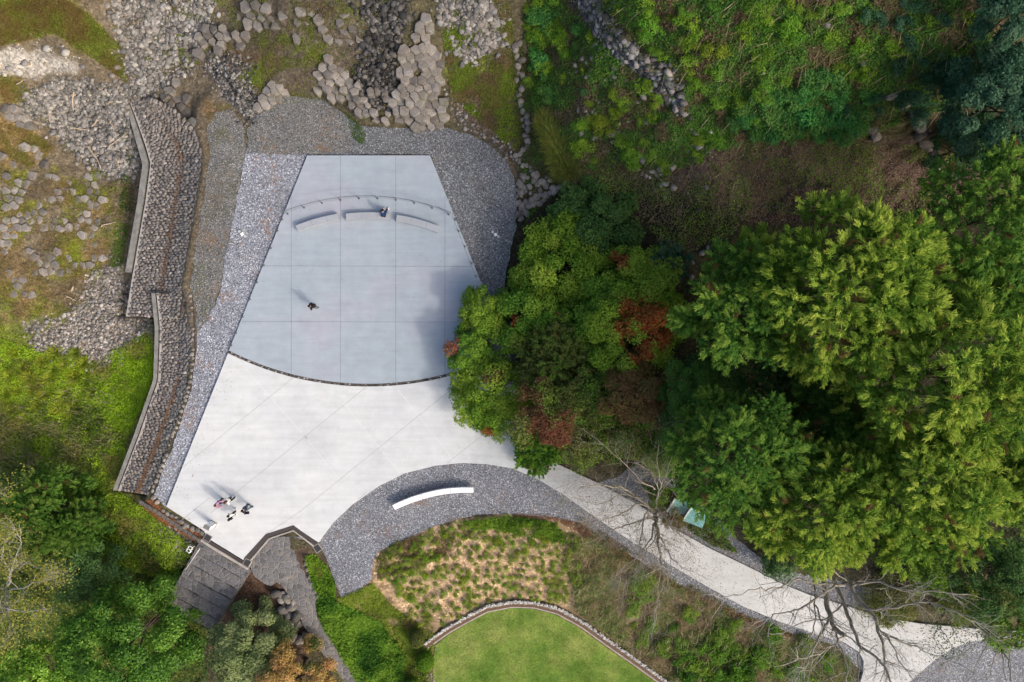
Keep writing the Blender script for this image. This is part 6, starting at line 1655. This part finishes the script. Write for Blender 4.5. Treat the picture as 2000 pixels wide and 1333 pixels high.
M['skin'] = mat_plain('skin', (0.52, 0.33, 0.24), 0.6, 0.3, 0.05, 10)
def cloth(name, c): return mat_plain(name, c, 0.9, 0.15, 0.18, 14)

def lerp3(a, b, t): return tuple(a[i] + (b[i] - a[i]) * t for i in range(3))

def person(feet, heading, label, top, bottom, hair, shoe, h=1.66, pose='stand', group=None, long_top=0.0, armL=None, armR=None, stride=.12, lean=0.04, hairlen=.1, tuck=0):
    """local frame: +y is the way the person faces, z up, origin between the feet"""
    k = h / 1.66
    root = thing('person', feet, label, 'person', group, heading)
    hz = .90 * k; sh = 1.36 * k; ny = lean
    J = {}
    J['pelvis'] = (0, 0, hz)
    J['waist'] = (0, ny * .5, hz + .17 * k); J['chest'] = (0, ny, sh - .10 * k); J['neck'] = (0, ny + .02, sh + .06 * k); J['head'] = (0, ny + .045, sh + .17 * k); J['crown'] = (0, ny + .03, sh + .26 * k)
    if pose == 'sit':
        hz = .0; J['pelvis'] = (0, -.12, .53); J['waist'] = (0, -.06, .70); J['chest'] = (0, .07, .93); J['neck'] = (0, .14, 1.07); J['head'] = (0, .20, 1.16); J['crown'] = (0, .21, 1.25)
    for s_, n_ in ((-1, 'L'), (1, 'R')):
        c = J['chest']
        J['sh' + n_] = (s_ * .175 * k, c[1], c[2] + .06 * k)
        if pose == 'sit':
            J['hip' + n_] = (s_ * .09, -.10, .52); J['kn' + n_] = (s_ * (.13 if s_ < 0 else .15), .33, .50); J['an' + n_] = (s_ * .13 + (.0 if s_ < 0 else .06), .40 + (.06 if s_ > 0 else 0), .09); J['toe' + n_] = (J['an' + n_][0] + (.03 if s_ > 0 else 0), J['an' + n_][1] + .16, .045)
            J['el' + n_] = (s_ * .24, .16, .76); J['wr' + n_] = (s_ * .10 + (.05 if s_ > 0 else 0), .34, .70)
        else:
            f = s_ * stride
            J['hip' + n_] = (s_ * .085 * k, 0, hz - .02); J['kn' + n_] = (s_ * .09 * k, f * .55 + .03, .48 * k); J['an' + n_] = (s_ * .095 * k, f - .02, .085); J['toe' + n_] = (s_ * .11 * k, f + .14, .04)
            a = (armL if s_ < 0 else armR) or ((s_ * .23, -.05 - f * .4, -.27), (s_ * .24, .04 - f * .6, -.50))
            J['el' + n_] = (a[0][0] * k, c[1] + a[0][1], c[2] + .06 * k + a[0][2] * k); J['wr' + n_] = (a[1][0] * k, c[1] + a[1][1], c[2] + .06 * k + a[1][2] * k)
    # ---- body: trunk, neck, head with nose and ears, arms with hands of five fingers, legs, one surface
    N = []; E = []; ix = {}
    def nd(name, p, rx, ry=None, par=None):
        N.append((*p, rx, ry or rx)); ix[name] = len(N) - 1
        if par is not None: E.append((ix[par], ix[name]))
    nd('pelvis', J['pelvis'], .125, .095); nd('waist', J['waist'], .105, .085, 'pelvis'); nd('chest', J['chest'], .125, .095, 'waist'); nd('neck', J['neck'], .05, .05, 'chest')
    nd('head', J['head'], .075, .088, 'neck'); nd('crown', J['crown'], .062, .075, 'head')
    hd = J['head']; nd('nose', (hd[0], hd[1] + .105, hd[2] + .0), .012, .012, 'head')
    for s_ in (-1, 1): nd('ear%d' % s_, (hd[0] + s_ * .088, hd[1] - .005, hd[2] + .01), .014, .02, 'head')
    for s_, n_ in ((-1, 'L'), (1, 'R')):
        nd('sh' + n_, J['sh' + n_], .058, .058, 'chest'); nd('el' + n_, J['el' + n_], .040, .040, 'sh' + n_); nd('wr' + n_, J['wr' + n_], .026, .026, 'el' + n_)
        e_, w_ = Vector(J['el' + n_]), Vector(J['wr' + n_]); d = (w_ - e_).normalized(); side = d.cross(Vector((0, 0, 1)) if abs(d.z) < .9 else Vector((0, 1, 0))).normalized(); inn = side.cross(d) * (-1)
        nd('pm' + n_, w_ + d * .055, .034, .018, 'wr' + n_)
        for q, (o_, L_) in enumerate(((-.030, .075), (-.010, .088), (.010, .083), (.030, .066))):
            b_ = w_ + d * .095 + side * o_
            nd('f%d%s' % (q, n_), b_, .0095, .0095, 'pm' + n_); nd('g%d%s' % (q, n_), b_ + d * L_ * .5 - inn * .008, .0085, .0085, 'f%d%s' % (q, n_)); nd('t%d%s' % (q, n_), b_ + d * L_ * .9 - inn * .030, .007, .007, 'g%d%s' % (q, n_))
        nd('th' + n_, w_ + d * .055 + side * .045 * (-s_) - inn * .012, .0105, .0105, 'pm' + n_); nd('tt' + n_, w_ + d * .095 + side * .058 * (-s_) - inn * .022, .008, .008, 'th' + n_)
        nd('hip' + n_, J['hip' + n_], .088, .088, 'pelvis'); nd('kn' + n_, J['kn' + n_], .055, .055, 'hip' + n_); nd('an' + n_, J['an' + n_], .036, .036, 'kn' + n_); nd('toe' + n_, J['toe' + n_], .034, .026, 'an' + n_)
    bd_ = skin_mesh('body', N, E, M['skin'], root)
    mb = MB()
    for s_ in (-1, 1): mb.ell((hd[0] + s_ * .032, hd[1] + .080, hd[2] + .025), (.012, .010, .009), 8, 6)
    mb.build('eyes', M['dark'], bd_, True)
    # ---- clothes
    N = []; E = []; ix = {}
    nd('pelvis', lerp3(J['pelvis'], J['waist'], -.25 - long_top), .150 + .03 * (long_top > 0), .125); nd('waist', J['waist'], .132, .112, 'pelvis'); nd('chest', J['chest'], .150, .118, 'waist'); nd('col', lerp3(J['chest'], J['neck'], .62), .075, .072, 'chest')
    for n_ in 'LR':
        nd('sh' + n_, J['sh' + n_], .078, .078, 'chest'); nd('el' + n_, J['el' + n_], .056, .056, 'sh' + n_); nd('wr' + n_, lerp3(J['el' + n_], J['wr' + n_], .93), .042, .042, 'el' + n_)
    skin_mesh('jacket', N, E, top, root)
    N = []; E = []; ix = {}
    nd('pelvis', J['pelvis'], .140, .115)
    for n_ in 'LR':
        nd('hip' + n_, J['hip' + n_], .105, .105, 'pelvis'); nd('kn' + n_, J['kn' + n_], .074, .074, 'hip' + n_); nd('an' + n_, lerp3(J['kn' + n_], J['an' + n_], .93), .055, .055, 'kn' + n_)
    skin_mesh('trousers', N, E, bottom, root)
    # hair: a cap with length at the back
    mb = MB().ell((hd[0], hd[1] - .022, hd[2] + .045), (.098, .112, .105), 14, 9); ob = mb.build('hair', hair, root, True)
    if hairlen > .05:
        N = []; E = []; ix = {}
        nd('a', (hd[0], hd[1] - .06, hd[2] + .03), .085, .05); nd('b', (hd[0], hd[1] - .095, hd[2] - .06), .08, .035, 'a'); nd('c', (hd[0], hd[1] - .10, hd[2] - .06 - hairlen), .06, .025, 'b')
        skin_mesh('hair', N, E, hair, root)
    for n_ in 'LR':
        a, t = Vector(J['an' + n_]), Vector(J['toe' + n_]); d = (t - a); d.z = 0; d.normalize(); c = (a + t) / 2
        mb = MB()
        rz_ = math.atan2(d.y, d.x)
        mb.ell((c.x, c.y, .055), (.150, .055, .05), 12, 7, rz_); mb.ell((a.x, a.y, .075), (.062, .052, .065), 10, 6, rz_)
        mb.V = [(x, y, max(z, .006)) for x, y, z in mb.V]
        mb.build('shoe', shoe, root, True)
    return root

C = {k_: cloth(k_, v) for k_, v in dict(black_cloth=(0.018, 0.018, 0.022), navy_cloth=(0.02, 0.03, 0.055), blue_cloth=(0.015, 0.045, 0.12), grey_cloth=(0.13, 0.16, 0.17), white_cloth=(0.72, 0.70, 0.68), purple_cloth=(0.36, 0.18, 0.36), dark_hair=(0.02, 0.017, 0.015),
     brown_hair=(0.085, 0.03, 0.018), white_leather=(0.75, 0.75, 0.74), denim=(0.035, 0.05, 0.09), pink_cloth=(0.55, 0.25, 0.36)).items()}
def F(px_, py_): return P(px_, py_, 0)
def hd_(dx_, dy_): return math.atan2(-dy_, dx_) - math.pi / 2      # heading of a plan direction
person(F(617, 600), hd_(-1, .25), 'person in a black jacket and grey green trousers walking alone on the deck', C['black_cloth'], C['grey_cloth'], C['dark_hair'], C['black_cloth'], 1.70, stride=.16, hairlen=.04)
pb = P(752, 421, 0)
person((pb[0], pb[1], 0), hd_(.12, -1), 'person in a navy and blue jacket sitting bent forward on the middle bench', C['blue_cloth'], C['black_cloth'], C['dark_hair'], C['white_leather'], 1.66, 'sit', hairlen=.10)
gP = 'people standing together on the plaza'
person(F(435.5, 977.5), hd_(.6, .5), 'person in a purple top and dark jeans at the left of the group', C['purple_cloth'], C['denim'], C['brown_hair'], C['black_cloth'], 1.64, armR=((.26, .05, -.26), (.20, .22, -.36)), hairlen=.14, group=gP)
person(F(457, 971.5), hd_(-.8, .6), 'person with reddish brown hair in a white top and black trousers', C['white_cloth'], C['black_cloth'], C['brown_hair'], C['white_leather'], 1.58, armL=((-.27, .06, -.24), (-.30, .24, -.30)), armR=((.27, .06, -.24), (.28, .24, -.30)), hairlen=.18, long_top=.35, group=gP)
person(F(462, 1000.5), hd_(-.5, -.9), 'person in a white top and black trousers carrying a black bag', C['white_cloth'], C['black_cloth'], C['dark_hair'], C['white_leather'], 1.62, hairlen=.06, group=gP)
person(F(490.5, 988), hd_(-.9, .1), 'person in a dark navy coat at the right of the group', C['navy_cloth'], C['grey_cloth'], C['dark_hair'], C['black_cloth'], 1.72, long_top=.5, armL=((-.28, .08, -.25), (-.22, .26, -.30)), hairlen=.05, group=gP)

def bag(name, at_, size, mat, label, rz=0, strap=True):
    root = thing(name, at_, label, 'bag', None, rz)
    N = []; mb = MB()
    mb.box((0, 0, size[2] / 2), size, 0, min(size) * .22); bb_ = mb.build('bag_body', mat, root, True)
    MB().box((0, size[1] / 2 + .012, size[2] * .36), (size[0] * .7, .05, size[2] * .45), 0, .015).build('pocket', mat, bb_)
    if strap:
        pts = [(-size[0] * .35, 0, size[2]), (-size[0] * .3, 0, size[2] + .16), (0, 0, size[2] + .22), (size[0] * .3, 0, size[2] + .16), (size[0] * .35, 0, size[2])]
        MB().tube(pts, .014, 6).build('strap', mat, bb_, True)
    return root
q = F(459, 1004.5); bag('shoulder_bag', (q[0] - .06, q[1] - .20, .62), (.34, .18, .30), C['black_cloth'], 'black bag hanging beside the person in white top and black trousers', .5)
q = F(438, 980); bag('handbag', (q[0] + .02, q[1] - .20, .66), (.26, .12, .24), C['pink_cloth'], 'pink bag carried by the person in the purple top', .8)
q = F(617, 600); bag('backpack', (q[0] + .19, q[1] + .05, 1.02), (.30, .17, .38), C['black_cloth'], 'dark backpack on the person walking alone on the deck', hd_(-1, .25) + math.pi, False)
q = F(490, 988); bag('shoulder_bag', (q[0] + .02, q[1] - .36, .72), (.32, .16, .28), C['black_cloth'], 'black bag at the side of the person in the dark navy coat', .1)
# moss, dry grass and dead stems growing through the rubble
for i_, (poly_, n_c) in enumerate((([(30, 170), (250, 170), (270, 345), (190, 345), (60, 230)], 2600), ([(215, 0), (430, 0), (410, 110), (280, 190), (240, 170)], 5200), ([(60, 620), (250, 520), (290, 650), (200, 730), (60, 700)], 1800), ([(440, 0), (760, 0), (700, 190), (480, 215)], 4200), ([(850, 0), (1000, 0), (1000, 240), (880, 170)], 4200), ([(690, 0), (870, 80), (880, 250), (700, 240)], 1200))):
    cover('moss', ['dry moss between the stones of the river bed', 'ochre moss between the stones of the upper left rubble', 'dry stems in the pale rubble', 'moss and dead leaves between the half buried basalt blocks', 'moss over the broken stones right of the outcrop', 'tufts of moss in the joints of the dense outcrop'][i_], poly_, n_c,
          [(0.15, 0.10, 0.05), (0.13, 0.105, 0.03), (0.11, 0.13, 0.022), (0.14, 0.19, 0.02)], .11, .12, 200 + i_, .47, sc=.045)
cover('undergrowth', 'dark green weeds in the shadow along the outer side of the upper revetment', [(258, 290), (272, 340), (262, 400), (246, 480), (236, 540), (215, 520), (232, 430), (245, 340)], 1500, [(0.10, 0.08, 0.04), (0.03, 0.06, 0.014), (0.06, 0.11, 0.02), (0.09, 0.15, 0.03)], .14, .4, 230, .38)
cover('grass', 'dry weeds speckling the bare soil strip beside the upper revetment', [(405, 200), (450, 200), (470, 250), (462, 300), (425, 440), (400, 560), (378, 600), (372, 560), (396, 440), (410, 330)], 3600, [(0.22, 0.15, 0.09), (0.17, 0.12, 0.06), (0.14, 0.14, 0.04), (0.12, 0.16, 0.03)], .075, .05, 231, .42)
T('shrub', 'thin twiggy shrub growing over the low turquoise shed', 'shrub', 1316, 1016, 22, 2.5, 'broad', OLV + BRN, 91, 9, 2600, .09)
T('shrub', 'yellowish twiggy shrub between the bare tree and the low turquoise shed', 'shrub', 1290, 972, 26, 1.8, 'broad', OLV + GRN, 92, 8, 2200, .11)
r_ = np.random.default_rng(77)
q = np.concatenate([sample_poly([(870, 700), (1060, 880), (1040, 925), (900, 880), (850, 760)], 70, 301), sample_poly([(860, 480), (930, 560), (890, 730), (840, 720)], 30, 302), sample_poly(PATH, 420, 303), sample_poly([(330, 985), (450, 700), (470, 710), (360, 1000), (410, 1040), (400, 1046)], 60, 304)])
p = np.array([P(a, b, .012) for a, b in q]); lying('scattered brown leaves blown onto the plaza and the path', p, len(p), [(0.20, 0.12, 0.06), (0.28, 0.18, 0.09), (0.13, 0.08, 0.05)], .09)
# straw coloured dead stems lying downhill over the slope
def stems(label, poly, n, L0, L1, W, ang, pal, seed, lift=.35):
    r_ = np.random.default_rng(seed); q = sample_poly(poly, n, seed, .42); n = len(q); p = G(q[:, 0], q[:, 1]); p[:, 2] += lift * r_.uniform(.4, 1.2, n)
    th = ang + r_.normal(0, .35, n) + np.pi * (r_.random(n) < .3); a = np.stack([np.cos(th), np.sin(th), r_.normal(0, .12, n)], -1)
    nor = nrm(np.array((0, 0, 1.0)) + r_.normal(0, .25, (n, 3)))
    o = leaf_obj('dead_stems', [leaves(p, a, nor, r_.uniform(L0, L1, n), W * r_.uniform(.7, 1.4, n), pick(pal, n, r_), .05)], M['leaf'])
    tag(o, label, 'dead stems', kind='stuff')
STR = [(0.16, 0.12, 0.07), (0.24, 0.19, 0.12), (0.30, 0.26, 0.17)]
stems('straw coloured dead stems hanging down the steep hillside', [(1180, 0), (1960, 0), (1880, 230), (1660, 270), (1400, 290), (1330, 200)], 520, .5, 1.8, .035, R_(52), STR, 401)
stems('dry grass stems over the lower hillside and the shaded slope', [(1110, 270), (1480, 280), (1600, 300), (1500, 420), (1330, 480), (1200, 400)], 600, .3, .9, .035, R_(60), STR, 402, .15)
stems('dry stems standing in the weeds at the lower left', [(0, 740), (220, 740), (240, 860), (180, 930), (0, 900)], 420, .4, 1.1, .03, R_(-12), STR + [(0.14, 0.18, 0.05)], 403, .5)
stems('dry stems in the brush of the bank', [(1085, 1040), (1300, 1130), (1640, 1280), (1660, 1345), (1330, 1345), (1130, 1200)], 1000, .3, 1.0, .032, R_(70), STR, 404, .45)
# pale kerb line inside the gratings around the head of the stone path
A = [(487, 1096), (525, 1051.5), (573, 1035.5), (614, 1066)]; B = [(489, 1098.5), (526.5, 1054), (573, 1038), (612, 1068.5)]
root = thing('kerb', P(*A[0]), 'narrow pale kerb around the head of the dark stone path', 'kerb'); off = root.location
MB().band([(p[0] - off[0], p[1] - off[1]) for p in PA(A)], [(p[0] - off[0], p[1] - off[1]) for p in PA(B)], -.6, .03).build('kerb_stone', M['kerb_l'], root)
cover('undergrowth', 'creepers growing over the grey ledge on the hillside', [(1112, -10), (1175, -10), (1215, 60), (1320, 150), (1345, 225), (1280, 190), (1190, 110), (1140, 50)], 1700, [(0.09, 0.08, 0.04), (0.07, 0.12, 0.03), (0.10, 0.17, 0.03)], .14, .5, 240, .50)
cover('dry_brush', 'brown brush and leaves spilling over the gravel verge below the path', [(1120, 1000), (1190, 1048), (1250, 1086), (1320, 1126), (1390, 1164), (1450, 1196), (1540, 1236), (1640, 1264), (1640, 1274), (1500, 1232), (1380, 1178), (1240, 1106), (1150, 1050)], 5200, [(0.20, 0.14, 0.09), (0.16, 0.13, 0.06), (0.12, 0.14, 0.04), (0.24, 0.17, 0.11)], .11, .25, 241, .40)
